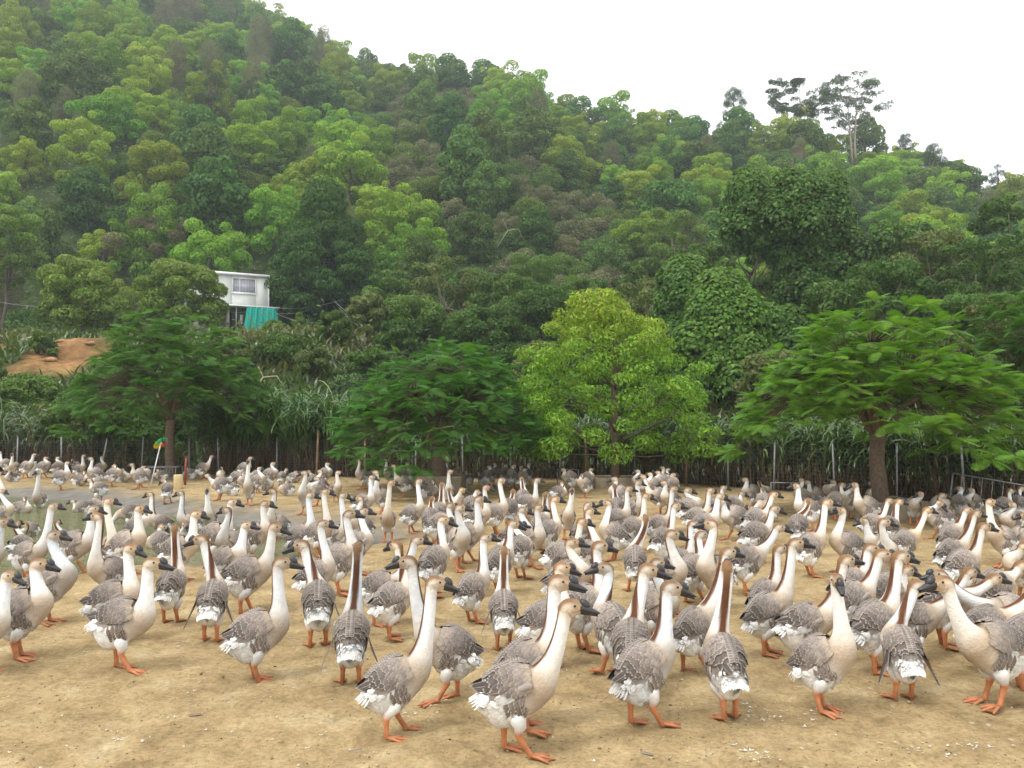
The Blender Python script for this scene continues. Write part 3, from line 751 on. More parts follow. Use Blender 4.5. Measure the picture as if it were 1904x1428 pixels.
# hx hy: head top in the photograph, bx by: middle of the body, heading (0 right, 90 away, 180 left, 270 towards), face, pose
GEESE = '''
84 1033 36 1129 15 r U|29 1055 -25 1140 10 r U|111 982 96 1072 15 r U|292 1031 232 1138 8 r K|252 1007 212 1100 15 r U|331 972 320 1072 92 b U
376 990 396 1098 100 l D|531 1030 482 1151 22 r U|561 1000 592 1106 98 l U|518 968 464 1056 20 r U|184 950 205 1047 215 l U|815 1062 738 1234 18 r U
1063 1106 962 1258 4 r K|1043 1062 984 1226 10 r U|669 1002 654 1157 96 b D|757 1018 832 1182 188 l U|737 1002 734 1094 40 l U|779 992 712 1074 0 r N
906 988 880 1071 45 r U|938 1012 936 1105 90 b D|828 956 808 1034 60 r U|1066 996 1058 1066 8 r U|1116 1001 1088 1112 20 r U|1120 1040 1137 1150 120 l U
1206 1042 1172 1176 80 r U|1248 1073 1200 1219 25 r U|1047 1040 1020 1135 8 r U|1222 1033 1222 1105 320 r U|1198 954 1180 1029 80 b U|956 964 930 1030 45 r U
1348 1036 1346 1204 92 b W2|1352 1012 1292 1141 28 r U|1478 996 1438 1125 10 r U|1447 1008 1424 1085 30 r U|1552 1062 1533 1199 325 f U|1570 1026 1492 1130 5 r K
1671 1019 1626 1144 20 r U|1637 1016 1594 1100 20 r U|1617 1006 1582 1080 20 r U|1700 1072 1675 1184 85 r D|1742 1064 1842 1194 192 l N|1795 1049 1702 1126 8 r N
1840 1060 1772 1120 5 r N|1738 1053 1850 1128 186 l N|1925 1062 1846 1136 0 r U|1893 1045 1852 1086 20 r U|1960 1085 1906 1165 5 r U|15 960 -30 1030 5 r U
38 965 40 1010 80 b W|106 926 54 1003 10 r K|60 948 40 944 0 r WP|52 982 50 985 260 l W|112 963 118 1000 80 b W|181 937 142 1002 5 r K|209 913 208 985 310 r U
267 936 238 1003 10 r U|272 964 296 1006 170 l WP|371 946 334 1012 22 r U|424 940 430 992 235 l U|437 925 404 985 5 r U|464 966 424 1028 20 r U
140 938 152 942 185 l WN|174 927 180 938 20 r W|222 955 240 918 190 l G|282 913 298 932 190 l U|262 932 258 938 20 r P|338 911 352 932 200 l U|388 905 391 927 268 f U
463 849 463 903 268 f U|388 884 408 897 188 l N|400 968 404 952 200 l G|350 950 352 962 180 l SP|2 838 10 860 185 l U|25 842 28 864 262 f U|67 842 50 864 5 r U
89 848 82 865 30 r U|111 848 108 865 60 r U|129 857 116 880 30 r U|142 856 142 862 160 l P|159 844 148 866 10 r U|171 849 177 876 195 l U|193 847 187 864 20 r U
170 888 182 892 185 l N|217 866 212 877 40 r P|248 860 257 881 200 l U|270 870 266 878 30 r U|313 886 312 897 90 l P|350 872 352 878 180 l S|396 845 378 867 10 r U
413 867 410 878 280 f U|468 848 456 868 20 r U|73 872 74 898 270 f U|21 876 22 884 200 f SP|4 876 -2 890 0 r U|4 908 8 918 20 r U|149 886 150 890 10 r SP
436 877 440 886 40 r S|452 884 455 892 180 l SP|478 872 474 882 180 l S|424 900 428 906 160 l SP|230 876 230 884 10 r SP|296 872 298 880 185 l S|485 867 480 886 10 r U
510 858 503 879 20 r U|523 878 524 880 90 b P|552 875 548 886 20 r S|566 874 567 915 255 l U|596 872 594 893 190 l U|590 885 589 905 200 l U|611 859 605 877 15 r U
631 874 626 899 300 r U|583 880 583 888 90 l P|528 898 532 906 180 l SP|503 892 494 898 10 r SP|508 907 515 939 230 l U|498 928 470 986 20 r U|581 913 562 962 10 r U
609 907 592 976 10 r U|641 902 630 962 330 r U|654 945 634 1030 22 r U|606 963 588 1052 40 r U|679 942 664 1003 40 r U|669 920 672 950 220 l U|667 852 675 880 200 l U
694 882 676 924 10 r U|699 873 708 916 222 l U|730 889 722 953 275 r U|717 852 724 876 235 l U|732 862 748 892 190 l U|760 858 752 876 20 r U|767 870 766 878 90 b P
782 889 768 942 20 r U|833 857 832 874 100 r U|838 872 834 904 275 r U|823 895 818 944 80 b U|836 905 840 940 85 b U|805 920 800 957 92 b U|840 932 822 968 20 r U
858 935 854 994 310 r U|872 914 870 930 100 l P|861 905 858 930 250 r U|893 920 870 988 10 r U|906 900 890 950 10 r U|934 887 924 945 30 r U|954 907 948 940 80 b U
919 859 914 876 90 l U|909 864 905 880 80 l U|941 862 938 878 70 r U|956 862 955 880 80 r U|873 884 874 888 90 b SP|896 884 896 889 100 b SP|800 900 800 908 10 r SP
843 890 846 896 20 r SP|965 966 968 1010 60 r U|975 940 964 985 20 r U|1003 935 986 992 345 r U|1015 912 1004 968 50 b U|1033 920 1020 980 40 r U|1000 887 982 925 5 r U
970 885 972 920 80 b U|970 864 968 880 60 r U|976 872 972 885 60 r U|985 859 982 876 80 r U|1046 869 1058 885 182 l U|1076 884 1086 893 200 l P|1099 869 1093 883 10 r U
1036 906 1040 912 0 r SP|1063 905 1056 950 268 f U|1094 931 1082 975 40 r U|1096 942 1090 1015 30 r U|1084 960 1050 1018 8 r N|1126 927 1140 982 150 l U|1141 885 1150 915 190 l U
1141 897 1146 938 80 b U|1169 902 1150 952 10 r U|1187 892 1180 935 330 r U|1202 915 1182 968 20 r U|1252 902 1224 966 18 r U|1257 932 1232 990 40 r U|1232 892 1245 920 210 l U
1194 881 1222 917 183 l N|1184 872 1190 890 150 l U|1207 877 1214 896 160 l U|1222 874 1230 890 160 l U|1230 866 1238 884 150 l U|1241 869 1250 886 120 r U|1251 878 1250 898 40 r U
1272 905 1284 940 5 r U|1320 905 1298 952 10 r U|1338 915 1312 968 8 r U|1344 901 1330 930 15 r U|1288 965 1268 1034 30 r U|1303 983 1288 1040 40 r U|1250 981 1236 1062 345 r U
1316 962 1328 1052 205 l U|1338 926 1364 953 185 l N|1383 886 1397 910 186 l U|1409 892 1418 908 10 b U|1378 912 1362 930 10 r U|1393 936 1420 940 183 l G2|1416 910 1420 928 90 b U
1447 970 1392 1030 15 r U|1439 937 1408 988 20 r U|1437 912 1406 958 20 r U|1498 924 1484 970 70 b U|1537 925 1520 1000 20 r U|1558 940 1576 1002 160 l U|1477 897 1500 940 170 l U
1486 887 1492 915 120 l U|1498 891 1514 914 182 l U|1545 890 1546 908 200 l U|1564 895 1555 925 20 r U|1585 895 1610 935 186 l U|1616 893 1622 915 250 l U|1575 914 1580 922 190 l P
1651 924 1622 962 10 r N|1668 925 1654 974 40 r U|1600 960 1626 1002 180 l U|1641 960 1648 1015 260 r U|1721 940 1682 996 15 r U|1706 912 1702 932 250 l U|1749 915 1744 934 280 r U
1779 902 1784 930 90 l U|1800 905 1806 928 200 l U|1764 926 1744 953 160 l P|1875 906 1866 935 20 r U|1895 902 1893 930 60 r U|1840 925 1864 990 192 r U|1888 931 1880 955 200 l N
1810 945 1770 1018 15 r U|1825 968 1790 1040 20 r U|1795 940 1768 985 20 r U|1898 950 1898 988 280 l U|1893 1034 1898 1040 190 l P|1679 1062 1640 1100 0 r N
'''
WORDS = {'r': 0.0, 'b': 90.0, 'l': 180.0, 'f': 270.0}
rng = np.random.default_rng(7)
flock = []
for k, tok in enumerate(GEESE.replace('\n', '|').strip('|').split('|')):
    f = tok.split()
    hx, hy, bx, by, hdg = [float(v) for v in f[:5]]
    face, pose = f[5], f[6]
    low = pose[0] == 'S' or (pose in ('W', 'WP', 'WN'))
    bz = 0.17 if pose[0] == 'S' else (WZ + 0.09 if pose in ('W', 'WP', 'WN') else 0.36)
    p = on_plane(bx, by, bz)
    flock.append(dict(id=k, hx=hx, hy=hy, p=p[:2].copy(), p0=p[:2].copy(), hdg=math.radians(hdg + rng.uniform(-5, 5)), face=face, pose=pose, bz=bz,
                      s=float(rng.uniform(.83, .98))))
# keep bodies from running into each other: slide pairs apart, mostly along the line of sight
for it in range(60):
    for a in range(len(flock)):
        for b in range(a + 1, len(flock)):
            A_, B_ = flock[a], flock[b]
            d = B_['p'] - A_['p']
            if abs(d[0]) > .7 or abs(d[1]) > .7: continue
            # body ellipse: longer along the heading
            dist = math.hypot(*d) + 1e-6; dn = d / dist
            def ext(G): return 0.135 + 0.085 * abs(dn[0] * math.cos(G['hdg']) + dn[1] * math.sin(G['hdg']))
            need = ext(A_) + ext(B_)
            if dist < need:
                ra = A_['p'] / np.linalg.norm(A_['p'])
                sgn = 1 if (d @ ra) >= 0 else -1
                mv = (need - dist) * .5 * (0.75 * sgn * ra + 0.25 * dn)
                A_['p'] = A_['p'] - mv; B_['p'] = B_['p'] + mv

def make_goose(G):
    rngg = np.random.default_rng(1000 + G['id'])
    pose, s = G['pose'], G['s']
    d = float(G['p'][1])
    near = d < 8.5
    sit, swim, preen = pose[0] == 'S', pose in ('W', 'WP', 'WN'), pose in ('P', 'SP', 'WP')
    gz = float(yard_z(np.array(G['p'][0]), np.array(G['p'][1])))
    zb = gz
    pitch = math.radians(rngg.uniform(22, 38))
    cz = 0.335
    if sit: cz, pitch = 0.150, math.radians(6)
    if swim: cz, pitch, zb = 0.075, math.radians(5), WZ
    elif gz < WZ - 0.12: zb = WZ - 0.12                 # wading birds are not drowned
    if pose in ('K', 'N'): pitch = math.radians(rngg.uniform(13, 19))
    if pose == 'D': pitch = math.radians(30)
    if pose == 'G': pitch = math.radians(-8)
    hdg = G['hdg']
    fwd = np.array([math.cos(hdg), math.sin(hdg)])
    yaw_abs = {'r': 0, 'b': math.pi / 2, 'l': math.pi, 'f': 1.5 * math.pi}[G['face']] + math.radians(rngg.uniform(-16, 16))
    yaw = (yaw_abs - hdg + math.pi) % (2 * math.pi) - math.pi
    yaw = max(-2.0, min(2.0, yaw))
    hp = math.radians(rngg.uniform(-14, 0))
    if preen:
        sd = rngg.choice([-1, 1])
        H = np.array([rngg.uniform(-.04, .08), sd * .13, cz + .19]); yaw = sd * 2.35; hp = math.radians(-35)
    else:
        # place the head where the photograph shows it
        u0 = 0.20
        if pose in ('N',): u0 = 0.34
        base = G['p'] + fwd * u0 * s
        dd = base[1]
        xw = (G['hx'] - W0 / 2) / FPX * dd
        lat = np.clip(xw - base[0], -.22, .22)
        hw = base + np.array([lat, 0])
        zt = EYE - dd * (G['hy'] - HORIZON) / FPX
        zt = zt - zb
        if swim or sit: zt = np.clip(zt, cz + .16, cz + .44)
        elif pose in ('G', 'G2'): zt = np.clip(zt, .10, .5)
        else: zt = np.clip(zt, .56 * s, .96 * s)
        rel = (hw - G['p'])
        H = np.array([rel @ fwd, -rel[0] * fwd[1] + rel[1] * fwd[0], zt - .05 * s]) / s
        if pose == 'G': H = np.array([.42, 0, .07]); hp = math.radians(-40)
    # a neck has its length: pull the head in if it would be stretched
    ax = np.array([math.cos(pitch), 0, math.sin(pitch)])
    p0 = np.array([0, 0, cz]) + ax * .13 * SX
    v = H - p0; L = np.linalg.norm(v)
    if L > .60: H = p0 + v * (.60 / L)
    root = link('goose', None, loc=(G['p'][0], G['p'][1], zb), rot=(0, 0, hdg), scale=s)
    root.empty_display_size = .1
    G['obj'] = root; G['yaw_abs'] = yaw_abs
    body = link('body', goose_body('body', cz, pitch, H, yaw, hp, 24 if near else 16, 26 if near else 18, G['id']), root)
    head_m = Matrix.Translation(H) @ Matrix.Rotation(yaw, 4, 'Z') @ Matrix.Rotation(-hp, 4, 'Y')
    link('bill', BILL, root, mat=head_m)
    if d < 13:
        for sd in (1, -1):
            link('eye', EYE_M, root, mat=head_m @ Matrix.Translation((.016, sd * .0405, .012)))
    tm = Matrix.Translation((0, 0, cz)) @ Matrix.Rotation(-pitch, 4, 'Y') @ Matrix.Diagonal((SX, SY, SZ, 1))
    var = rngg.choice(['neat', 'white', 'low', 'neat', 'droop'], p=[.32, .22, .22, .18, .06])
    if pose == 'D': var = 'droop'
    for sd in (1, -1):
        v_ = var if not (var == 'droop' and pose != 'D' and sd > 0) else 'neat'
        link('wing', WINGS[(sd, v_)], root, mat=tm)
    link('tail', TAILS[G['id'] % 2], root, mat=tm)
    if not (sit or swim):
        if pose == 'W2': lg = (4, 0)
        elif pose == 'K' or rngg.uniform() < .3: lg = (3, 2) if rngg.uniform() < .5 else (2, 3)
        else: lg = (rngg.choice([0, 1, 5]), rngg.choice([0, 2, 5]))
        for sd, q in zip((1, -1), lg):
            link('leg', LEGS[q], root, mat=Matrix.Translation((-.015, sd * .056, 0)) @ Matrix.Rotation(sd * math.radians(rngg.uniform(0, 14)), 4, 'Z'))
for G in flock: make_goose(G)

# ---- labels: what each bird does, and which one it is in its row
SPECIAL = {0: 'goose at the frame edge, standing tall with its face turned right, feet visible',}
def look(G):
    h = math.degrees(G['hdg']) % 360
    dirn = 'facing right' if h < 50 or h > 310 else 'seen from behind' if h < 130 else 'facing left' if h < 230 else 'seen from the front'
    p = G['pose']
    if p in ('W', 'WP', 'WN'): return 'goose swimming in the green pond, ' + dirn
    if p == 'SP': return 'goose lying with its head tucked back, ' + dirn
    if p == 'S': return 'goose lying on the sand, ' + dirn
    if p == 'P': return 'goose preening its back, ' + dirn
    if p in ('G', 'G2'): return 'goose with its head lowered, ' + dirn
    if p == 'N': return 'goose with its neck stretched forward, ' + dirn
    if p == 'D': return 'goose with wingtips drooping, ' + dirn
    if p == 'K': return 'goose striding, ' + dirn
    return 'goose standing with neck raised, ' + dirn
ROWS = [0, 4.75, 5.6, 6.6, 8.0, 9.6, 12.0, 15.0, 18.0, 21.0, 99]
RN = ['front row', 'second row', 'third row', 'fourth row', 'fifth row', 'sixth row', 'seventh row', 'eighth row', 'ninth row', 'last row by the fence']
by = {}
for G in flock:
    r = int(np.digitize(G['p'][1], ROWS)) - 1
    by.setdefault((r, look(G)), []).append(G)
for (r, lk), gs in by.items():
    gs.sort(key=lambda G: G['hx'])
    for i, G in enumerate(gs):
        which = '' if len(gs) == 1 else ordinal(i + 1) + ' such from left, '
        tag(G['obj'], f'{lk}, {which}{RN[r]}', 'goose', 'grey-brown geese of the flock')
# ------------------------------------------------------------------ vegetation
def nrmz(v): return v / (np.linalg.norm(v, axis=-1, keepdims=True) + 1e-9)
def leaf_cloud(P, Nn, L, Wd, C, rng, jit=0.6, down=0.5, fold=0.12):
    """leaf-sized folded faces at P, facing roughly along Nn"""
    P = np.asarray(P, float); n_ = len(P)
    L = np.broadcast_to(np.asarray(L, float), (n_,))[:, None]; Wd = np.broadcast_to(np.asarray(Wd, float), (n_,))[:, None]
    nn = nrmz(nrmz(Nn) + jit * rng.normal(size=(n_, 3)))
    t = rng.normal(size=(n_, 3)) + np.array([0, 0, -down * 2])
    t = nrmz(t - nn * (t * nn).sum(1, keepdims=True)); b = np.cross(nn, t)
    V = np.stack([P - t * L * .5, P + b * Wd * .5 + nn * fold * Wd + t * L * .05, P + t * L * .5, P - b * Wd * .5 + nn * fold * Wd + t * L * .05], 1)
    Q = np.arange(n_ * 4).reshape(-1, 4)
    return V.reshape(-1, 3), Q, np.repeat(C, 4, axis=0)

def colours(n_, base, var, rng, alt=None, altp=0.0):
    c = np.asarray(base)[None] * (1 + var * rng.normal(size=(n_, 1))) * (1 + .06 * rng.normal(size=(n_, 3)))
    if alt is not None:
        k = rng.uniform(size=n_) < altp; c[k] = np.asarray(alt)[None] * (1 + var * rng.normal(size=(k.sum(), 1)))
    return np.clip(c, .004, .9)

def lobe_points(lobes, n_, rng, inner=0.25, under=0.35):
    """points on the skins of overlapping lobes (cx,cy,cz,rx,rz), skipping what lies inside another lobe"""
    lobes = np.asarray(lobes, float)
    area = lobes[:, 3] ** 2; pr = area / area.sum()
    k = rng.choice(len(lobes), size=int(n_ * 2.2), p=pr)
    v = nrmz(rng.normal(size=(len(k), 3)))
    keep = (v[:, 2] > -0.25) | (rng.uniform(size=len(k)) < under)
    k, v = k[keep], v[keep]
    r = np.where(rng.uniform(size=len(k)) < inner, rng.uniform(.45, .9, len(k)), rng.uniform(.9, 1.08, len(k)))
    S = np.stack([lobes[k, 3], lobes[k, 3], lobes[k, 4]], 1)
    P = lobes[k, :3] + v * S * r[:, None]
    ok = np.ones(len(P), bool)
    for q, lb in enumerate(lobes):
        dd = (((P - lb[:3]) / np.array([lb[3], lb[3], lb[4]])) ** 2).sum(1)
        ok &= (dd > .60) | (k == q)
    P, v, k = P[ok][:n_], v[ok][:n_], k[ok][:n_]
    return P, nrmz(v / np.stack([lobes[k, 3], lobes[k, 3], lobes[k, 4]], 1) * lobes[k, 3][:, None]), k

def make_lobes(rng, R, Hh, z0, n_, r0, r1, flat=.75, shape='dome'):
    """lobe centres spread over a crown of radius R from z0 to z0+Hh"""
    out = []
    for q in range(n_):
        a = q * 2.399 + rng.uniform(-.4, .4); f = (q + .5) / n_
        z = f
        if shape == 'dome': rad = math.sqrt(max(0, 1 - (f * .95) ** 2)) * rng.uniform(.55, 1)
        elif shape == 'cone': rad = (1 - f) ** .8 * rng.uniform(.6, 1)
        elif shape == 'umbrella': rad = math.sqrt(f) * rng.uniform(.4, 1) if f < .55 else math.sqrt(max(0, 1 - ((f - .5) * 2) ** 2)) * rng.uniform(.5, 1)
        else: rad = math.sin(math.pi * min(max(f * .9 + .1, 0), 1)) ** .6 * rng.uniform(.5, 1)
        r = rng.uniform(r0, r1)
        out.append([math.cos(a) * rad * (R - r * .6), math.sin(a) * rad * (R - r * .6), z0 + z * (Hh - r * flat), r, r * flat])
    return out

BARKC = np.array([0.115, 0.095, 0.072])
def trunk_mesh(rng, h, r, lobes=None, lean=0.1, nbr=6, col=BARKC, n=7, fork=.45, name='trunk'):
    acc = Acc()
    top = np.array([rng.uniform(-lean, lean) * h, rng.uniform(-lean, lean) * h, h])
    t = np.linspace(0, 1, 6)[:, None]
    pts = top * t + np.concatenate([rng.normal(size=(6, 2)) * .025 * h * np.sin(math.pi * t), np.zeros((6, 1))], 1)
    acc.tube(pts, np.interp(t[:, 0], [0, .08, 1], [r * 1.35, r, r * .35]), n, col)
    if lobes is not None and len(lobes):
        lb = np.asarray(lobes); sel = rng.permutation(len(lb))[:nbr]
        for q in sel:
            f = rng.uniform(fork, .9); s0 = top * f
            e = lb[q][:3]; m_ = s0 * .5 + e * .5 + np.array([0, 0, -.08 * np.linalg.norm(e - s0)]) + rng.normal(size=3) * .05 * h
            acc.tube([s0, s0 * .6 + m_ * .4 , m_, e], [r * .5, r * .38, r * .28, r * .12], 5, col)
    return acc.mesh(name, [M_BARK])

# ---- tree kinds for the hillside: a few meshes of each, copied one tree at a time
def crown_mesh(lobes, n_, L, Wd, base, var, rng, alt=None, altp=0, jit=.55, mat=None, inner=.25, down=.5, name='crown', top=None):
    P, Nn, k = lobe_points(lobes, n_, rng, inner)
    C = colours(len(P), base, var, rng, alt, altp)
    lt = 1 + .10 * rng.normal(size=len(lobes)); C = C * lt[k][:, None]
    if top is not None:                     # leaf colour lightened towards the crown top, standing in for light there
        z = P[:, 2]; f = smooth(np.percentile(z, 55), np.percentile(z, 98), z)[:, None] * rng.uniform(.2, 1, (len(P), 1))
        C = C * (1 - f) + np.asarray(top) * f
    V, Q, C = leaf_cloud(P, Nn, np.random.default_rng(1).uniform(.75, 1.3, len(P)) * L, Wd, C, rng, jit, down)
    return mesh_np(name, V, Q, None, np.clip(C, .004, .9), [mat or M_LEAF], False)

def kind_acacia(seed):
    rng = np.random.default_rng(seed)
    R = rng.uniform(2.4, 3.0); h = rng.uniform(4.6, 6.0)
    lb = make_lobes(rng, R, h * .88, h * .10, int(rng.integers(38, 50)), .34, .85, .8, 'dome')
    for q in lb: q[0] = q[0] * rng.uniform(.8, 1.35) + rng.normal() * .2; q[1] = q[1] * rng.uniform(.8, 1.35) + rng.normal() * .2; q[2] += rng.normal() * .45
    return crown_mesh(lb, 9000, .23, .13, (0.098, 0.170, 0.018), .14, rng, (0.125, 0.195, 0.024), .25, .32, inner=.10, top=(0.155, 0.225, 0.032)), trunk_mesh(rng, h * .75, .13, lb, .06, 6)
def kind_broad(seed):
    rng = np.random.default_rng(seed)
    R = rng.uniform(2.2, 2.9); h = rng.uniform(4.8, 6.4)
    lb = make_lobes(rng, R, h * .92, h * .08, int(rng.integers(20, 28)), .5, 1.05, .85, 'egg')
    for q in lb: q[0] *= rng.uniform(.8, 1.25); q[1] *= rng.uniform(.8, 1.25); q[2] += rng.normal() * .25
    return crown_mesh(lb, 6000, .30, .17, (0.050, 0.098, 0.022), .2, rng, (0.075, 0.125, 0.028), .2, .45), trunk_mesh(rng, h * .7, .14, lb, .06, 5)
def kind_casuarina(seed):
    """grey-green feathery tree with an upright crown"""
    rng = np.random.default_rng(seed); h = rng.uniform(6.5, 8.0)
    lb = make_lobes(rng, 1.5, h * .85, h * .15, 16, .5, .8, 1.5, 'egg')
    return crown_mesh(lb, 5200, .42, .035, (0.095, 0.108, 0.055), .2, rng, (0.13, 0.12, 0.075), .3, .9, down=-.3, inner=.4), trunk_mesh(rng, h * .85, .11, lb, .04, 8, BARKC * 1.2)
def kind_pine(seed):
    """dark pine with tufted branch ends"""
    rng = np.random.default_rng(seed); h = rng.uniform(6.5, 8.0); acc = Acc(); lb = []
    for q in range(22):
        f = rng.uniform(.35, 1); a = q * 2.399; rad = 2.3 * (1.05 - f) ** .7 * rng.uniform(.6, 1) + .15
        lb.append([math.cos(a) * rad, math.sin(a) * rad, h * f + .2, rng.uniform(.34, .55), rng.uniform(.4, .6)])
    return crown_mesh(lb, 4200, .36, .035, (0.030, 0.052, 0.026), .2, rng, (0.05, 0.072, 0.03), .25, .5, down=-1.2, inner=.5), trunk_mesh(rng, h * .98, .14, lb, .03, 18, BARKC * .8, fork=.3)
def kind_shrub(seed, base=(0.108, 0.118, 0.056), alt=(0.145, 0.145, 0.078), mat=None):
    """low dry olive-brown bush"""
    rng = np.random.default_rng(seed)
    lb = make_lobes(rng, 2.0, 2.2, .1, 9, .6, 1.0, .75, 'dome')
    return crown_mesh(lb, 4200, .20, .09, base, .25, rng, alt, .4, .9, inner=.4, mat=mat or M_DRY), trunk_mesh(rng, 1.4, .06, lb, .15, 7)
def kind_green_shrub(seed): return kind_shrub(seed, (0.070, 0.118, 0.026), (0.10, 0.15, 0.035), M_LEAF)

LIB = {}
for kind, fn, cnt in (('acacia', kind_acacia, 7), ('broad', kind_broad, 5), ('casuarina', kind_casuarina, 3), ('pine', kind_pine, 3),
                      ('dry', kind_shrub, 4), ('green', kind_green_shrub, 4)):
    LIB[kind] = [fn(100 + 17 * q + len(kind)) for q in range(cnt)]

KN = {'acacia': ('acacia_tree', 'puffy light green tree', 'tree', 'light green trees of the hillside'),
      'broad': ('broadleaf_tree', 'dark green broadleaf tree', 'tree', 'dark green trees of the hillside'),
      'casuarina': ('casuarina_tree', 'feathery grey-green upright tree', 'tree', 'feathery trees of the hillside'),
      'pine': ('pine_tree', 'dark tufted pine', 'tree', 'pines of the hillside'),
      'dry': ('dry_shrub', 'low olive-brown bush', 'shrub', 'dry bushes of the hillside'),
      'green': ('green_shrub', 'low green bush', 'shrub', 'green bushes of the hillside')}
hill_items = []
def put_tree(kind, x, y, s, seed, sz=1.0, z=None):
    rng = np.random.default_rng(seed)
    c, t = LIB[kind][int(rng.integers(len(LIB[kind])))]
    z = float(terrain(x, y)) - .15 if z is None else z
    root = link(KN[kind][0], None, loc=(x, y, z), rot=(rng.normal() * .05, rng.normal() * .05, rng.uniform(0, 6.28)), scale=(s * rng.uniform(.88, 1.2), s * rng.uniform(.88, 1.2), s * sz))
    root.empty_display_size = .5
    link('crown', c, root); link('trunk', t, root)
    hill_items.append((kind, x, y, z, root))
    return root

rng = np.random.default_rng(5)
pts = []
def gully(px, py):
    """scrubby clearing that runs down the middle of the slope"""
    c = np.interp(py, [230, 300, 380, 470], [800, 850, 930, 1010]); w = np.interp(py, [230, 300, 380, 470], [90, 150, 220, 190])
    return abs(px - c) < w
tries = 0; PA, PAn = None, -1
while tries < 30000:
    tries += 1
    az = rng.uniform(-0.66, 0.65); px = W0 / 2 + FPX * math.tan(az)
    Rr = float(np.interp(px, RPX, RDY))
    y = math.sqrt(rng.uniform(60 ** 2, (Rr + 7) ** 2)); x = math.tan(az) * y
    if (-27 < x < -14 and y < 66) or (-21.5 < x < -9 and 57 < y < 70): continue
    z = float(terrain(x, y)); py = HORIZON - FPX * (z + 2 - EYE) / y
    g = gully(px, py) and y < 150
    sp = (3.0 if g else np.interp(y, [60, 120, 230], [4.6, 5.7, 7.6]))
    if len(pts):
        PA = np.array([(q[0], q[1], q[2]) for q in pts[-1200:]]) if len(pts) != PAn else PA
        PAn = len(pts)
        if (((PA[:, 0] - x) ** 2 + (PA[:, 1] - y) ** 2) < (sp * .5 + PA[:, 2] * .5) ** 2).any(): continue
    pts.append((x, y, sp, g, px, py))
for k, (x, y, sp, g, px, py) in enumerate(pts):
    u = rng.uniform()
    ridge = y > np.interp(px, RPX, RDY) - 9
    if g: kind = 'dry' if u < .62 else 'green' if u < .88 else 'broad'
    elif y > 165: kind = 'acacia' if u < .40 else 'broad' if u < .85 else 'pine' if u < .93 else 'casuarina'
    elif ridge: kind = 'acacia' if u < .62 else 'broad' if u < .92 else 'pine'
    else: kind = 'acacia' if u < .56 else 'broad' if u < .78 else 'casuarina' if u < .88 else 'green' if u < .96 else 'pine'
    s = {'dry': .8, 'green': .95, 'casuarina': .85, 'pine': .8}.get(kind, .88) * rng.uniform(.68, 1.32) * np.interp(y, [60, 120, 230], [1.15, 1.35, 1.85])
    put_tree(kind, x, y, s, 3000 + k, rng.uniform(.9, 1.12))
# younger bushy growth in the gaps
PB = np.array([(q[0], q[1]) for q in pts]); new = []
for k in range(5000):
    az = rng.uniform(-.60, .60); px = W0 / 2 + FPX * math.tan(az); y = math.sqrt(rng.uniform(62 ** 2, (float(np.interp(px, RPX, RDY)) - 4) ** 2)); x = math.tan(az) * y
    if -28 < x < -13 and y < 68: continue
    g = np.interp(y, [60, 120, 230], [3.0, 3.5, 4.4])
    if (((PB - [x, y]) ** 2).sum(1) < g * g).any(): continue
    PB = np.concatenate([PB, [[x, y]]])
    u = rng.uniform(); put_tree('green' if u < .6 else 'broad' if u < .85 else 'dry', x, y, rng.uniform(.75, 1.2) * (1.1 if u < .6 else .62) * np.interp(y, [60, 230], [1, 1.4]), 9000 + k)

# the two tall thin-crowned trees on the right-hand ridge
def tall_tree(seed, h, R):
    rng = np.random.default_rng(seed); lb = []
    acc = Acc(); col = np.array([.30, .26, .22])
    stems = 2 if R > 5 else 1
    for s in range(stems):
        top = np.array([rng.uniform(-.5, .5) + (s - .5 * (stems - 1)) * 1.6, rng.uniform(-.6, .6), h * rng.uniform(.86, .95)])
        acc.tube([np.array([s * .5, 0, 0]), top * [.4, .4, .4], top * [.75, .75, .72], top], [.20, .15, .11, .04], 6, col)
        for q in range(17):
            f = rng.uniform(.50, .98); a = rng.uniform(0, 6.28); rad = R * math.sin(math.pi * (f - .42) / .66) ** .5 * rng.uniform(.45, .95)
            s0 = top * f * .94; e = np.array([s0[0] + math.cos(a) * rad, s0[1] + math.sin(a) * rad, h * min(f + .10, 1)])
            acc.tube([s0, s0 * .5 + e * .5 + [0, 0, -.25], e], [.06, .04, .018], 5, col)
            for w in range(4):
                lb.append([*(e + rng.normal(size=3) * [.7, .7, .4]), rng.uniform(.45, .95), rng.uniform(.3, .6)])
    c = crown_mesh(lb, 12000, .36, .12, (0.055, 0.080, 0.038), .22, rng, (0.085, 0.10, 0.06), .3, .9, inner=.5, down=.9)
    return c, acc.mesh('trunk', [M_BARK])
for k, (px, py, d, h, R, lab) in enumerate([(1500, 330, 132, 16.0, 5.0, 'tall thin pale-trunked tree on the ridge, the narrower of the pair'),
                                            (1595, 335, 128, 17.0, 6.6, 'tall wide open-crowned pale-trunked tree on the ridge, beside the narrower one')]):
    x = (px - W0 / 2) / FPX * d; zt = float(terrain(x, d)) - .3
    c, t = tall_tree(900 + k, h, R)
    want = EYE + d * (HORIZON - (150 if k == 0 else 146)) / FPX
    root = link('eucalyptus_tree', None, loc=(x, d, zt), scale=(1, 1, (want - zt) / h))
    link('crown', c, root); link('trunk', t, root)
    tag(root, lab, 'tree', 'tall ridge trees')

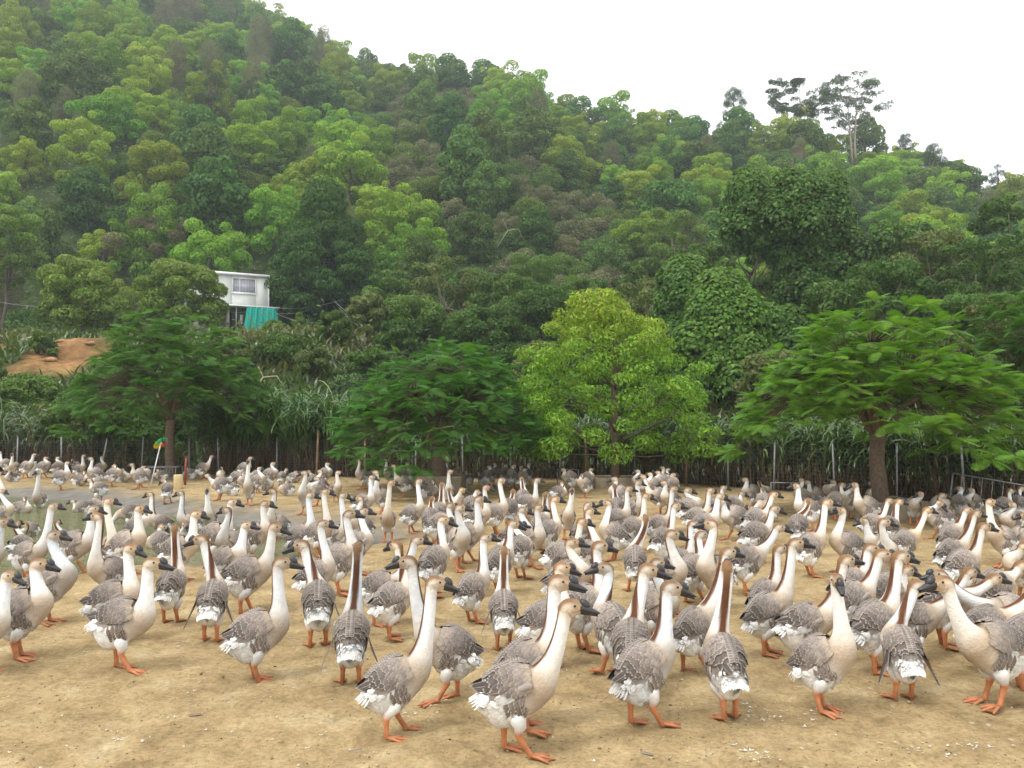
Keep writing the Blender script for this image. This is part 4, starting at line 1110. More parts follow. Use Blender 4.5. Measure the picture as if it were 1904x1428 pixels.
# undergrowth that closes the gaps between the trees
rng = np.random.default_rng(77)
n_ = 130000
az = rng.uniform(-.72, .72, n_); px = W0 / 2 + FPX * np.tan(az)
Rr = np.interp(px, RPX, RDY) + 4
y = np.sqrt(rng.uniform(0, 1, n_) * (Rr ** 2 - 34 ** 2) + 34 ** 2); x = np.tan(az) * y
keep = ~((x < -17.5) & (x > -36) & (y > 33) & (y < 45)) & ~((x > -25.5) & (x < -15) & (y > 56) & (y < 66))
x, y = x[keep], y[keep]
hgt = np.abs(rng.normal(size=len(x))) * .5 * (1 + fbm(x / 3, y / 3, 50))
P = np.stack([x, y, terrain(x, y) + hgt], -1)
cl = smooth(-.3, .3, fbm(x / 9, y / 9, 61))[:, None]
C = colours(len(x), (0.062, 0.098, 0.026), .25, rng) * (1 - cl * .45) + colours(len(x), (0.105, 0.11, 0.045), .25, rng) * cl * .45
sz = np.interp(y, [34, 60, 230], [.26, .40, .75])
V, Q, C = leaf_cloud(P, np.tile([0, -.4, 1.0], (len(x), 1)), sz, sz * .5, C, rng, .7, -.3)
tag(link('undergrowth', mesh_np('undergrowth', V, Q, None, C, [M_LEAF], False)), 'low green and brown undergrowth covering the wooded hillside', 'undergrowth', kind='stuff')

# ------------------------------------------------------------------ middle distance: trees and bushes between yard and hill
def custom_tree(name, label, px, py_base, d, lobes_fn, n_, L, Wd, base, var, seed, alt=None, altp=.2, jit=.6, trunk=(3, .15), down=.5, inner=.25,
                top=None, cat='tree', group=None, z=None, mat=None, nbr=8, bark=BARKC, fork=.4):
    rng = np.random.default_rng(seed)
    x = (px - W0 / 2) / FPX * d
    z = float(terrain(x, d)) - .1 if z is None else z
    lb = lobes_fn(rng)
    root = link(name, None, loc=(x, d, z)); root.empty_display_size = .5
    link('crown', crown_mesh(lb, n_, L, Wd, base, var, rng, alt, altp, jit, mat or M_LEAFN, inner, down, top=top), root)
    link('trunk', trunk_mesh(rng, trunk[0], trunk[1], lb, .06, nbr, bark, fork=fork), root)
    tag(root, label, cat, group)
    return root

def H_at(py, d): return EYE + d * (HORIZON - py) / FPX
def lob(R, h, z0, n_, r0, r1, flat=.8, shape='dome'):
    return lambda rng: make_lobes(rng, R, h, z0, n_, r0, r1, flat, shape)

MID = 'trees on the slope between yard and hill'
# big dark conical tree beside the house
d = 63.5; zg = float(terrain((600 - 952) / FPX * d, d))
custom_tree('camphor_tree', 'big dense dark green conical tree beside the white house', 600, 0, d,
            lambda r: [[q[0] * .95, q[1] * .95, *q[2:]] for q in make_lobes(r, 5.8, H_at(330, d) - zg - .4, .8, 50, .9, 1.6, .6, 'cone')] +
                      make_lobes(r, 5.6, 7.0, 1.4, 42, .9, 1.5, .6, 'dome'),
            50000, .27, .14, (0.027, 0.068, 0.011), .24, 11, (0.06, 0.118, 0.016), .22, .5, (7.5, .28), mat=M_LEAFN, top=(0.05, 0.10, 0.017), group=MID)
# the two round pale trees that half hide the house
for k, (px, top_, w, lab) in enumerate([(150, 470, 190, 'round lush light green tree standing on the orange bank'), (335, 478, 190, 'leafy light green tree half hiding the white house')]):
    d = 47 if k == 0 else 49; x = (px - 952) / FPX * d; zg = float(terrain(x, d))
    hh = H_at(top_, d) - zg
    custom_tree('longan_tree', lab, px, 0, d, lob(w / 2 * d / FPX, hh * .72, hh * .28, 26, .55, .95, .65, 'dome'), 15000, .22, .11,
                (0.095, 0.16, 0.026), .2, 21 + k, (0.17, 0.23, 0.05), .25, .6, (hh * .75, .13), top=(0.13, 0.18, 0.04), group=MID)
# more single trees of the slope: px, top y, d, width px, kind colours
def mid_tree(name, lab, px, top_, d, wpx, base, alt, seed, shape='dome', n_=9000, L=.19, W=.09, low=.15, r=(.5, .95), flat=.7, jit=.6, top=None, cat='tree', nl=26):
    x = (px - 952) / FPX * d; zg = float(terrain(x, d)); hh = max(1.2, H_at(top_, d) - zg)
    R = wpx / 2 * d / FPX
    sc = min(1.0, R / 2.2)
    custom_tree(name, lab, px, 0, d, lob(R, hh * (1 - low), hh * low, nl, r[0] * sc, r[1] * sc, flat, shape), int(n_ * 1.3), L * 1.12, W * 1.15, base, .22, seed, alt, .25, jit,
                (hh * (.7 if cat == 'tree' else .38), .05 + .03 * R), group=MID if cat == 'tree' else 'bushes on the slope', top=top, cat=cat)
DG, MG, LG, OL = (0.046, 0.090, 0.020), (0.066, 0.120, 0.024), (0.10, 0.165, 0.030), (0.10, 0.12, 0.042)
mid_tree('round_tree', 'round glossy green tree behind the middle feathery tree', 765, 545, 44, 170, MG, LG, 31, n_=9000, L=.17)
mid_tree('round_tree', 'broad dark tree mass behind the yellow-green tree', 905, 560, 41, 210, DG, MG, 32, n_=12000, L=.17)
mid_tree('round_tree', 'dark leafy tree wedged between slope and yellow-green tree', 1010, 520, 43, 200, DG, MG, 33, n_=12000, L=.17)
mid_tree('feathery_tree', 'bright feathery green tree crowning the middle slope', 985, 465, 56, 190, (0.07, 0.125, 0.025), (0.10, 0.155, 0.03), 34, n_=11000, L=.26, W=.05, jit=.5)
mid_tree('feathery_tree', 'bright feathery tree with two rounded tops beside it', 1075, 505, 50, 110, (0.07, 0.125, 0.025), (0.10, 0.155, 0.03), 35, n_=8000, L=.26, W=.05, jit=.5)
mid_tree('slender_tree', 'pale green upright tree right of the big dark conical tree', 785, 430, 60, 120, (0.07, 0.115, 0.03), LG, 36, 'egg', n_=8000, L=.25)
mid_tree('round_tree', 'olive tree with pale undersides behind the right-hand vines', 1710, 415, 44, 190, OL, (0.12, 0.125, 0.06), 37, n_=11000, L=.2)
mid_tree('round_tree', 'blue-green drooping tree at the right of the olive tree', 1790, 450, 47, 120, (0.045, 0.075, 0.035), MG, 38, 'egg', n_=8000)
mid_tree('round_tree', 'green tree over the vine hump', 1255, 380, 70, 190, LG, LG, 39, n_=9000, L=.26)
mid_tree('round_tree', 'leafy tree at the left frame edge above the bank', 8, 370, 60, 170, LG, LG, 40, n_=9000, L=.26, low=.45)
mid_tree('vine_mound', 'mound of glossy creepers behind the pale round tree', 395, 360, 74, 190, (0.045, 0.09, 0.022), LG, 41, n_=9000, L=.28, cat='shrub')
mid_tree('dry_bush', 'wide grey-brown dry bush above the house', 300, 395, 72, 230, (0.11, 0.105, 0.06), (0.16, 0.13, 0.085), 42, n_=9000, L=.24, W=.08, cat='shrub')
mid_tree('dark_bush', 'round dark glossy bush on the bank left of the middle', 528, 640, 35, 110, DG, MG, 43, n_=6500, L=.14, W=.07, cat='shrub', low=.05)
mid_tree('dark_bush', 'dark bush with long leaflets beside the tall grass', 660, 690, 29, 170, (0.04, 0.066, 0.030), MG, 44, n_=6500, L=.20, W=.06, cat='shrub', low=.05)
mid_tree('leafy_bush', 'bush by the teal tarpaulin', 508, 600, 56, 44, LG, LG, 45, n_=2500, L=.17, cat='shrub', low=.05, nl=10)
mid_tree('leafy_bush', 'cassava-like green bush on the weedy bank', 620, 598, 50, 100, (0.07, 0.135, 0.03), LG, 46, n_=3500, L=.2, cat='shrub', low=.05, nl=12)
mid_tree('leafy_bush', 'small pointed bush beside the dark conical tree trunk', 556, 575, 54, 40, MG, LG, 47, 'cone', n_=1600, cat='shrub', low=.05, nl=8)
mid_tree('leafy_bush', 'green bush at the foot of the orange bank', 60, 690, 31, 150, MG, LG, 48, n_=5500, L=.15, cat='shrub', low=.05)
mid_tree('leafy_bush', 'low bush on the left frame edge below the orange bank', -20, 660, 33, 60, MG, LG, 49, n_=3500, L=.15, cat='shrub', low=.1, nl=12)
mid_tree('leafy_bush', 'spreading green bush beneath the left feathery tree', 400, 690, 30, 170, MG, LG, 50, n_=6500, L=.15, cat='shrub', low=.05)
mid_tree('thicket_tree', 'bushy leaning tree behind the left of the fence', 160, 715, 25.5, 190, (0.05, 0.088, 0.022), LG, 51, n_=8500, L=.15, W=.07, low=.4)
mid_tree('leafy_bush', 'tiny bush on the orange soil', 75, 632, 37, 60, MG, LG, 52, n_=1400, L=.13, cat='shrub', low=.05, nl=8)
mid_tree('leafy_bush', 'shadowy bush behind the wire fence and gate', 1880, 780, 18.5, 190, DG, MG, 53, n_=7000, L=.13, W=.06, cat='shrub', low=.02)
mid_tree('willowy_tree', 'pale fine-leaved tree at the right frame edge', 1885, 535, 19.5, 170, (0.065, 0.105, 0.03), (0.11, 0.155, 0.05), 54, n_=12000, L=.13, W=.035, low=.2, jit=.7)
mid_tree('round_tree', 'dark tree rising behind the right feathery tree', 1800, 560, 30, 200, DG, MG, 55, n_=10000, L=.15, low=.05)
mid_tree('round_tree', 'shaded tree behind the yellow-green tree', 1100, 600, 31, 240, DG, MG, 56, n_=10000, L=.15, low=.02)
mid_tree('leafy_bush', 'deep green bush behind the middle feathery tree', 900, 680, 30, 230, DG, MG, 57, n_=8000, L=.15, cat='shrub', low=.02)
mid_tree('leafy_bush', 'dark bush at the fence left of the tall grass', 250, 770, 26.5, 200, DG, MG, 58, n_=7000, L=.15, cat='shrub', low=.02)
mid_tree('leafy_bush', 'weedy bush on the middle of the bank', 585, 655, 34, 90, (0.075, 0.105, 0.035), LG, 59, n_=3500, L=.15, cat='shrub', low=.02, nl=12)
mid_tree('feathery_tree', 'soft green tree below the ridge above the vines', 1210, 395, 78, 120, LG, LG, 60, n_=8000, L=.28, W=.06)
rng = np.random.default_rng(66)
THK = [(740, 38, 2.6), (840, 36, 2.6), (680, 42, 2.4), (1000, 36, 3.0), (1180, 29, 3.0), (1300, 24, 1.6), (1500, 23, 2.0), (1600, 26, 2.6), (1720, 25, 2.6), (760, 28, 2.2), (480, 26.5, 2.0),
       (-60, 29, 2.6), (-90, 45, 4), (1990, 34, 4.5), (2080, 26, 3.6), (-220, 36, 3.6), (1560, 31, 3.4), (1650, 33, 3.6), (1740, 36, 4.0), (1830, 33, 4.2), (1900, 40, 5.0), (1690, 40, 4.0), (1790, 28, 3.0), (1880, 26, 3.2),
       (1440, 27, 2.4), (1250, 27, 2.6), (1210, 38, 4.2), (1120, 40, 4.0), (870, 33, 2.4), (930, 46, 4.5), (830, 50, 5.0), (720, 52, 4.6), (690, 34, 2.2), (440, 34, 1.6), (620, 38, 1.6), (1400, 44, 5.0), (1560, 48, 5.5), (1660, 52, 5.5), (1760, 56, 6), (1860, 54, 6), (1480, 54, 5),
       (1300, 50, 5.0), (1200, 54, 5.0), (1100, 60, 5.0), (870, 60, 4.5), (240, 40, 1.6), (300, 36, 1.6), (200, 31, 1.8), (110, 28, 2.0), (330, 28, 2.2), (450, 29.5, 2.0), (560, 28.5, 1.9), (20, 27.5, 2.0)]
THK.sort()
for k, (px, d, hgt) in enumerate(THK):
    x = (px - 952) / FPX * d; tp = HORIZON - FPX * (float(terrain(x, d)) + hgt - EYE) / d
    c0 = [DG, MG, DG, (0.06, 0.10, 0.024), OL][k % 5]
    mid_tree('thicket_bush', f'leafy thicket bush between fence and hill, {ordinal(k + 1)} thicket from the left', px, tp, d, hgt * 1.25 * FPX / d, c0, MG, 70 + k, n_=5000 if d < 40 else 4000, L=.17 if d < 40 else .22, W=.08 if d < 40 else .11, cat='shrub', low=.02, nl=20, r=(.35, .7))

# ---- creeper-smothered trees
def vine_tree(name, label, px, d, lobes, n_, seed, base, trunk_h, pine=False):
    rng = np.random.default_rng(seed)
    x = (px - 952) / FPX * d; zg = float(terrain(x, d)) - .1
    root = link(name, None, loc=(x, d, zg))
    P, Nn, k = lobe_points(lobes, n_, rng, .15, .25)
    C = colours(len(P), base, .25, rng, (0.10, 0.165, 0.035), .16)
    f = smooth(np.percentile(P[:, 2], 70), np.percentile(P[:, 2], 99), P[:, 2])[:, None]
    C = C * (1 - f * .5) + np.array([0.085, 0.15, 0.03]) * f * .5
    # heart-shaped leaves hang like roof tiles
    Nn = nrmz(Nn + np.array([0, 0, .35]))
    nn = nrmz(Nn + .33 * rng.normal(size=Nn.shape)); t = nrmz(np.array([0, 0, -1.0]) + .35 * rng.normal(size=nn.shape)); t = nrmz(t - nn * (t * nn).sum(1, keepdims=True)); b = np.cross(nn, t)
    L = rng.uniform(.09, .175, len(P))[:, None]
    V = np.stack([P - t * L * .35, P + b * L * .45 - t * L * .42, P + b * L * .55 - t * L * .05, P + t * L * .62, P - b * L * .55 - t * L * .05, P - b * L * .45 - t * L * .42], 1)
    q0 = np.arange(len(P))[:, None] * 6
    Q = np.concatenate([q0 + np.array([[0, 3, 2, 1]]), q0 + np.array([[0, 5, 4, 3]])])
    link('creeper', mesh_np('creeper', V.reshape(-1, 3), Q, None, np.repeat(C, 6, 0), [M_LEAFN], False), root)
    tr = Acc(); tr.tube([[0, 0, 0], [.1, 0, trunk_h * .5], [0, .1, trunk_h]], [.28, .2, .08], 8, BARKC * .7)
    lbs = np.asarray(lobes)
    for q in range(0, len(lbs), 2):
        e = lbs[q][:3]; z0 = max(.4, e[2] - .8); tr.tube([[0, 0, min(z0, trunk_h)], e * .5 + [0, 0, z0 * .5], e], [.09, .06, .03], 5, BARKC * .7)
    link('trunk', tr.mesh('trunk', [M_BARK]), root)
    if pine:
        pts, nn2 = [], []
        ac = Acc()
        for q in range(60):
            lb = lbs[int(rng.integers(len(lbs)))]; a = rng.uniform(0, 6.28); s0 = lb[:3]
            e = s0 + np.array([math.cos(a) * lb[3] * 1.35, math.sin(a) * lb[3] * 1.35, rng.uniform(-.1, .8) * lb[4]])
            ac.tube([s0, e], [.03, .012], 4, BARKC * .6)
            tdir = nrmz(e - s0 + np.array([0, 0, .8]))
            for w in range(60):
                base_p = e + (rng.uniform(-.35, .12)) * nrmz(e - s0); dv = nrmz(tdir + .75 * rng.normal(size=3))
                sd = np.cross(dv, rng.normal(size=3)); sd = sd / np.linalg.norm(sd) * .012; Ln = rng.uniform(.14, .26)
                ac.add([base_p - sd, base_p + sd, base_p + dv * Ln], None, [[0, 1, 2]], np.array([0.05, 0.072, 0.026]) * rng.uniform(.7, 1.5))
        link('pine_branch', ac.mesh('pine_branch', [M_LEAF], False), root)
    tag(root, label, 'tree', 'creeper-covered trees')
rng = np.random.default_rng(91)
d = 30; zg = float(terrain((1335 - 952) / FPX * d, d)); top = H_at(515, d) - zg
def column_lobes(cx, w, z0, z1, n_, r0, r1, taper=.5):
    o = []
    for q in range(n_):
        f = (q + rng.uniform(0, 1)) / n_; a = q * 2.399
        rad = w * (1 - taper * f ** 2) * rng.uniform(.55, 1)
        r = rng.uniform(r0, r1); o.append([cx + math.cos(a) * rad, math.sin(a) * rad * .8, z0 + f * (z1 - z0 - r * .5), r, r * rng.uniform(.9, 1.4)])
    return o
vine_tree('creeper_covered_tree', 'round hump of bright creepers right of the yellow-green tree', 1345, d, column_lobes(0, 1.75, .2, top, 26, .7, 1.05, .85), 24000, 92, (0.066, 0.14, 0.020), top * .8)
d = 34; zg = float(terrain((1270 - 952) / FPX * d, d)); top = H_at(478, d) - zg
vine_tree('creeper_covered_tree', 'creeper-covered shoulder behind the bright creeper hump', 1275, d, column_lobes(0, 1.5, .2, top, 20, .6, 1.0, .6), 17000, 93, (0.052, 0.11, 0.020), top * .8)
d = 38; zg = float(terrain((1475 - 952) / FPX * d, d)); top = H_at(326, d) - zg
tower = column_lobes(0, 2.8, top * .58, top, 30, .6, 1.1, .12) + column_lobes(0.9, 1.5, .3, top * .65, 22, .7, 1.05, .1) + column_lobes(-1.6, .7, top * .45, top * .8, 6, .5, .7, .1)
vine_tree('creeper_covered_pine', 'tall pine draped in hanging creepers, with bare tufts poking out', 1475, d, tower, 38000, 94, (0.046, 0.096, 0.020), top * .95, True)
d = 32; zg = float(terrain((1430 - 952) / FPX * d, d)); top = H_at(575, d) - zg
vine_tree('creeper_covered_tree', 'low curtain of creepers joining the hump and the tall draped pine', 1440, d, column_lobes(0, 1.5, .1, top, 20, .6, .95, .4), 15000, 96, (0.052, 0.11, 0.020), top * .7)
d = 37; zg = float(terrain((1600 - 952) / FPX * d, d)); top = H_at(415, d) - zg
vine_tree('creeper_covered_pine', 'lower pine with dark tufted branches right of the creeper tower', 1620, d, column_lobes(0, 1.5, top * .35, top, 14, .4, .7, .2), 3500, 95, (0.044, 0.082, 0.020), top * .9, True)
# ------------------------------------------------------------------ the yard trees
def frond_mesh(seed, npair=15):
    """one twice-divided leaf: a drooping rib with pairs of narrow leaflets, 1 m long"""
    rng = np.random.default_rng(seed); V, Q, C = [], [], []
    def zc(x): return .10 * x - .22 * x * x
    k = 0
    xs = np.linspace(0, 1, 6)
    for a, b in zip(xs[:-1], xs[1:]):
        V += [[a, -.008, zc(a)], [a, .008, zc(a)], [b, .006, zc(b)], [b, -.006, zc(b)]]; Q.append([k, k + 1, k + 2, k + 3]); k += 4
        C += [[.09, .10, .035]] * 4
    for q in range(npair):
        f = (q + .5) / npair; x = .10 + .90 * f
        L = .30 * math.sin(math.pi * (f * .80 + .14)) ** .6; w = .92 / npair * .33
        for s in (1, -1):
            dx, dy = .42, .90 * s
            tp = [x + dx * L, dy * L, zc(x) - .13 * L + rng.uniform(-.015, .015)]
            md = [x + dx * L * .5, dy * L * .5, zc(x) - .02 * L]
            g = rng.uniform(.8, 1.2); c = [[.050 * g, .105 * g, .020 * g]] * 6
            V += [[x - w, 0, zc(x)], [x + w, 0, zc(x)], [md[0] + w * 1.05, md[1], md[2]], [md[0] - w * 1.05, md[1], md[2]], [tp[0] + w * .5, tp[1], tp[2]], [tp[0] - w * .5, tp[1], tp[2]]]
            Q += [[k, k + 1, k + 2, k + 3], [k + 3, k + 2, k + 4, k + 5]]; k += 6; C += c
    return np.array(V), np.array(Q), np.array(C)
FR = [frond_mesh(200 + q) for q in range(3)]

def flame_tree(label, px, d, R, ztop, zfork, zedge, seed, tint, trunk_r, nros=150, z0=0.0, named=280, fl=.52):
    rng = np.random.default_rng(seed)
    x = (px - 952) / FPX * d
    root = link('flame_tree', None, loc=(x, d, z0)); root.empty_display_size = .5
    acc = Acc(); bark = np.array([.135, .10, .072])
    acc.tube([[0, 0, -.1], [.0, 0, .08], [.01, 0, .35], [-.03, .02, zfork * .7], [0, 0, zfork]], [trunk_r * 1.35, trunk_r * 1.12, trunk_r, trunk_r * .92, trunk_r * .95], 12, bark)
    limbs = []
    nl = 9
    for q in range(nl):
        a = q / nl * 6.283 + rng.uniform(-.25, .25); rr = R * rng.uniform(.35, .55) if q else .1
        e = np.array([math.cos(a) * rr, math.sin(a) * rr, zfork + (ztop - zfork) * rng.uniform(.3, .6)])
        if q == 0: e = np.array([-.12, 0, ztop * .84])
        m1 = np.array([e[0] * .35, e[1] * .35, zfork + (e[2] - zfork) * .55])
        acc.tube([[0, 0, zfork - .1], m1, e], [trunk_r * .55, trunk_r * .34, trunk_r * .14], 7, bark)
        limbs.append((m1, e))
    pos = []
    ga = 2.399963
    for q in range(nros):
        f = (q + .5) / nros
        rho = R * math.sqrt(f) * .93 * (1 + .10 * math.sin(3 * q * ga + seed) + rng.uniform(-.06, .06))
        a = q * ga + rng.uniform(-.2, .2)
        rho_ = rho; rho = min(rho, R)
        zt = ztop - .18 - (ztop - zedge) * (rho / R) ** 2.6
        zl = zfork + .10 + (zedge - .45 - zfork) * (rho / R) ** 1.6
        lay = rng.uniform(.05, 1.0) ** .6
        z = zl + (zt - zl) * lay + rng.uniform(-.14, .16)
        rho = rho_
        pos.append((np.array([math.cos(a) * rho, math.sin(a) * rho, z]), a, rho / R))
    twig = Acc(); fr = []
    for p_, a, rr in pos:
        m1, e = limbs[int(np.argmin([np.linalg.norm(p_ - (l[0] * .4 + l[1] * .6)) for l in limbs]))]
        s0 = m1 * .35 + e * .65
        acc.tube([s0, s0 * .5 + p_ * .5 + np.array([0, 0, -.04]), p_], [.014, .009, .005], 3, bark * .8)
        nf = int(rng.integers(6, 9))
        for w in range(nf):
            az = a + (w - (nf - 1) / 2) / nf * (5.2 if rr < .75 else 3.6) + rng.uniform(-.22, .22)
            el = rng.uniform(-.35, .55) - .2 * rr; L = fl * rng.uniform(.7, 1.2)
            M = Matrix.Translation(p_) @ Matrix.Rotation(az, 4, 'Z') @ Matrix.Rotation(-el, 4, 'Y') @ Matrix.Rotation(rng.uniform(-.5, .5), 4, 'X') @ Matrix.Diagonal((L, L, L, 1))
            out_ = p_ + np.array([math.cos(az), math.sin(az), 0]) * L
            vis = -out_[1] * .5 + out_[2] * .5 + rr * .6 + rng.uniform(0, .5)
            fr.append((vis, M, int(rng.integers(3)), rng.uniform(.75, 1.25)))
    link('trunk', acc.mesh('trunk', [M_BARK]), root)
    tint = np.asarray(tint)
    meshes = [mesh_np('frond', v, q, None, np.clip(c * tint, 0, .8), [M_FROND], False) for v, q, c in FR]
    fr.sort(key=lambda t: -t[0])
    for vis, M, k, g in fr[:named]:
        link('frond', meshes[k], root, mat=M)
    rest = Acc()
    for vis, M, k, g in fr[named:]:
        v, q, c = FR[k]; Mn = np.array(M)
        rest.add(v @ Mn[:3, :3].T + Mn[:3, 3], q, None, np.clip(c * tint * g, 0, .8))
    fo = link('foliage', rest.mesh('foliage', [M_FROND], False), root); fo['kind'] = 'stuff'
    tag(root, label, 'tree', 'flame trees of the yard')
    return root

flame_tree('spreading feathery-leaved tree with bare trunk in the concrete planter, brightest of its kind', 1632, 13.3, 2.35, 3.75, 1.35, 1.35, 301, (1.75, 1.7, 1.1), .130, 440, fl=.30)
flame_tree('low spreading dark feathery-leaved tree in front of the middle of the fence', 818, 17.9, 2.6, 3.5, 1.0, .95, 302, (1.0, 1.16, 1.1), .165, 470, fl=.31)
flame_tree('dark feathery-leaved tree behind the pinwheel and fence', 318, 22.5, 2.9, 4.85, 1.6, 1.5, 303, (.95, 1.12, 1.15), .13, 480, z0=0.0, fl=.34)
flame_tree('feathery branch reaching in at the right frame edge', 2030, 16.5, 2.3, 4.9, 2.6, 3.6, 304, (1.1, 1.15, 1.0), .13, 190, named=120, fl=.32)

# yellow-green tree
rng = np.random.default_rng(321)
d = 18.9
yl = []
for q in range(130):
    f = (q + .5) / 130; z = .78 + 3.75 * f; a = q * 2.399
    rad = 2.7 * np.interp(f, [0, .10, .25, .42, .65, .85, 1], [.70, .95, 1, .88, .60, .33, .10]) * rng.uniform(.25, 1.08) ** .7
    r = rng.uniform(.22, .40); yl.append([math.cos(a) * rad * 1.16 - .34, math.sin(a) * rad, z, r, r * .62])
root = link('yellow_green_tree', None, loc=((1143 - 952) / FPX * d, d, 0)); root.empty_display_size = .5
P, Nn, k = lobe_points(yl, 24000, rng, .35, .5)
C = colours(len(P), (0.140, 0.240, 0.028), .22, rng, (0.095, 0.17, 0.022), .3)
f = (smooth(2.6, 4.4, P[:, 2]) * rng.uniform(0, .9, len(P)))[:, None]
C = C * (1 - f) + np.array([0.27, 0.275, 0.035]) * f
V, Q, C = leaf_cloud(P, Nn + [0, 0, .5], rng.uniform(.08, .15, len(P)), rng.uniform(.035, .055, len(P)), C, rng, .55, .7)
link('crown', mesh_np('crown', V, Q, None, C, [M_LEAFN], False), root)
acc = Acc(); bk = np.array([.12, .090, .06])
acc.tube([[0, 0, -.1], [0, 0, .1], [.02, 0, 1.0], [-.02, 0, 2.4], [.03, 0, 3.6], [0, 0, 4.3]], [.13, .105, .09, .07, .045, .02], 9, bk)
for q in range(44):
    e = np.array(yl[int(rng.integers(130))][:3]); z0 = max(.75, e[2] - rng.uniform(.5, 1.1)); z0 = min(z0, 3.9)
    acc.tube([[0, 0, z0], [e[0] * .5, e[1] * .5, z0 * .45 + e[2] * .55 - .06], e], [.026, .016, .006], 5, bk)
link('trunk', acc.mesh('trunk', [M_BARK]), root)
tag(root, 'rounded yellow-green tree with thin trunk in the middle of the yard', 'tree')

# square concrete kerbs around the yard trees
def planter(label, px, d, w, dep, h, rot=0.0):
    x = (px - 952) / FPX * d
    root = link('tree_planter', None, loc=(x, d, -.02), rot=(0, 0, rot))
    t = .10
    for c, s in (((0, -dep / 2 + t / 2, h / 2), (w, t, h)), ((0, dep / 2 - t / 2, h / 2), (w, t, h)), ((-w / 2 + t / 2, 0, h / 2), (t, dep - 2 * t - .004, h - .006)), ((w / 2 - t / 2, 0, h / 2), (t, dep - 2 * t - .004, h - .006))):
        a = Acc(); a.box(c, s); o = link('kerb', a.mesh('kerb', [M_CONC], False), root)
        bv = o.modifiers.new('bevel', 'BEVEL'); bv.width = .015; bv.segments = 2
    a = Acc(); a.box((0, 0, h * .38), (w - 2 * t - .01, dep - 2 * t - .01, h * .7)); link('soil', a.mesh('soil', [M_SOILB], False), root)
    tag(root, label, 'planter', 'concrete kerbs around the yard trees')
M_SOILB = plain('planter_soil', (0.10, 0.075, 0.05), .95, .1, nscale=14, namt=.4, bump=.6)
planter('low square concrete kerb around the yellow-green tree', 1141, 18.9, 1.05, 1.05, .27, .06)
planter('square concrete kerb around the middle dark feathery tree', 822, 17.9, .98, .98, .38, -.05)
planter('concrete kerb around the bright feathery tree trunk at the right', 1632, 13.25, 1.20, 1.10, .30, .10)

# ------------------------------------------------------------------ tall arching grass behind the fence
def tall_grass(name, label, spots, seed, hmin, hmax, base):
    rng = np.random.default_rng(seed); n_ = len(spots)
    hh = rng.uniform(hmin, hmax, n_)
    st = Acc()
    O, PH, E0, BL, BW, CC = [], [], [], [], [], []
    for k, (x, y, z) in enumerate(spots):
        lean = rng.normal(size=2) * .14 * hh[k]
        top = np.array([x + lean[0], y + lean[1], z + hh[k] * .72])
        st.tube([[x, y, z - .05], [x + lean[0] * .4, y + lean[1] * .4, z + hh[k] * .36], top], [.012, .010, .006], 3, np.array([.13, .080, .042]) * rng.uniform(.4, 1.2), cap=False)
        for b in range(int(rng.integers(9, 13))):
            f = rng.uniform(.42, 1)
            O.append([x + lean[0] * f, y + lean[1] * f, z + hh[k] * .72 * f]); PH.append(rng.uniform(0, 6.283))
            E0.append(rng.uniform(.75, 1.45)); BL.append(rng.uniform(.65, 1.15) * hh[k] / 2.0); BW.append(rng.uniform(.030, .060))
            CC.append(np.asarray(base) * rng.uniform(.65, 1.35) * (1 if rng.uniform() > .06 else np.array([2.4, 1.5, 1.6])))
    O, PH, E0, BL, BW, CC = map(np.array, (O, PH, E0, BL, BW, CC))
    m_ = len(O); seg = 7
    cur = rng.uniform(1.8, 3.6, m_)
    pts = [O]; el = E0.copy(); p_ = O.copy()
    for q in range(seg - 1):
        stp = BL / (seg - 1)
        p_ = p_ + np.stack([np.cos(PH) * np.cos(el), np.sin(PH) * np.cos(el), np.sin(el)], -1) * stp[:, None]
        pts.append(p_.copy()); el = el - cur / (seg - 1) * (0.5 + q / (seg - 1))
    pts = np.stack(pts, 1)
    sd = np.stack([-np.sin(PH), np.cos(PH), .25 * rng.normal(size=m_)], -1)
    wp = np.interp(np.linspace(0, 1, seg), [0, .25, .7, 1], [.5, 1, .8, .05])
    L_ = pts + sd[:, None] * (BW[:, None] * wp * .5)[..., None]; R2 = pts - sd[:, None] * (BW[:, None] * wp * .5)[..., None]
    V = np.stack([L_, R2], 2).reshape(-1, 3)
    b0 = (np.arange(m_)[:, None] * seg + np.arange(seg - 1)[None]).ravel() * 2
    Q = np.stack([b0, b0 + 1, b0 + 3, b0 + 2], -1)
    root = link(name, None, loc=(0, 0, 0)); root['kind'] = 'stuff'
    a = link('blades', mesh_np('blades', V, Q, None, np.repeat(CC, seg * 2, 0), [M_GRASS], False), root); a['kind'] = 'stuff'
    b = link('stalks', st.mesh('stalks', [M_BARK]), root); b['kind'] = 'stuff'
    tag(root, label, 'grass', kind='stuff')
rng = np.random.default_rng(404)
def spots(px0, px1, n_, s0, s1, dens=None):
    o = []
    while len(o) < n_:
        px = rng.uniform(px0, px1); s = rng.uniform(s0, s1)
        # walk out along the pixel's direction until that far behind the fence
        t = (px - 952) / FPX; y = 10.0
        while y - float(fence_y(t * y)) < s and y < 40: y += .1
        x = t * y; o.append((x, y, max(0.0, float(terrain(x, y)))))
    return o
GB = (0.060, 0.130, 0.028)
tall_grass('tall_grass', 'tall arching grass behind the fence, between the two dark feathery trees', spots(385, 690, 460, .35, 2.6), 405, 1.9, 2.75, GB)
tall_grass('tall_grass', 'tall arching grass behind the fence at the left of the pond', spots(-160, 170, 220, .5, 3.0), 406, 1.5, 2.3, (0.058, 0.10, 0.030))
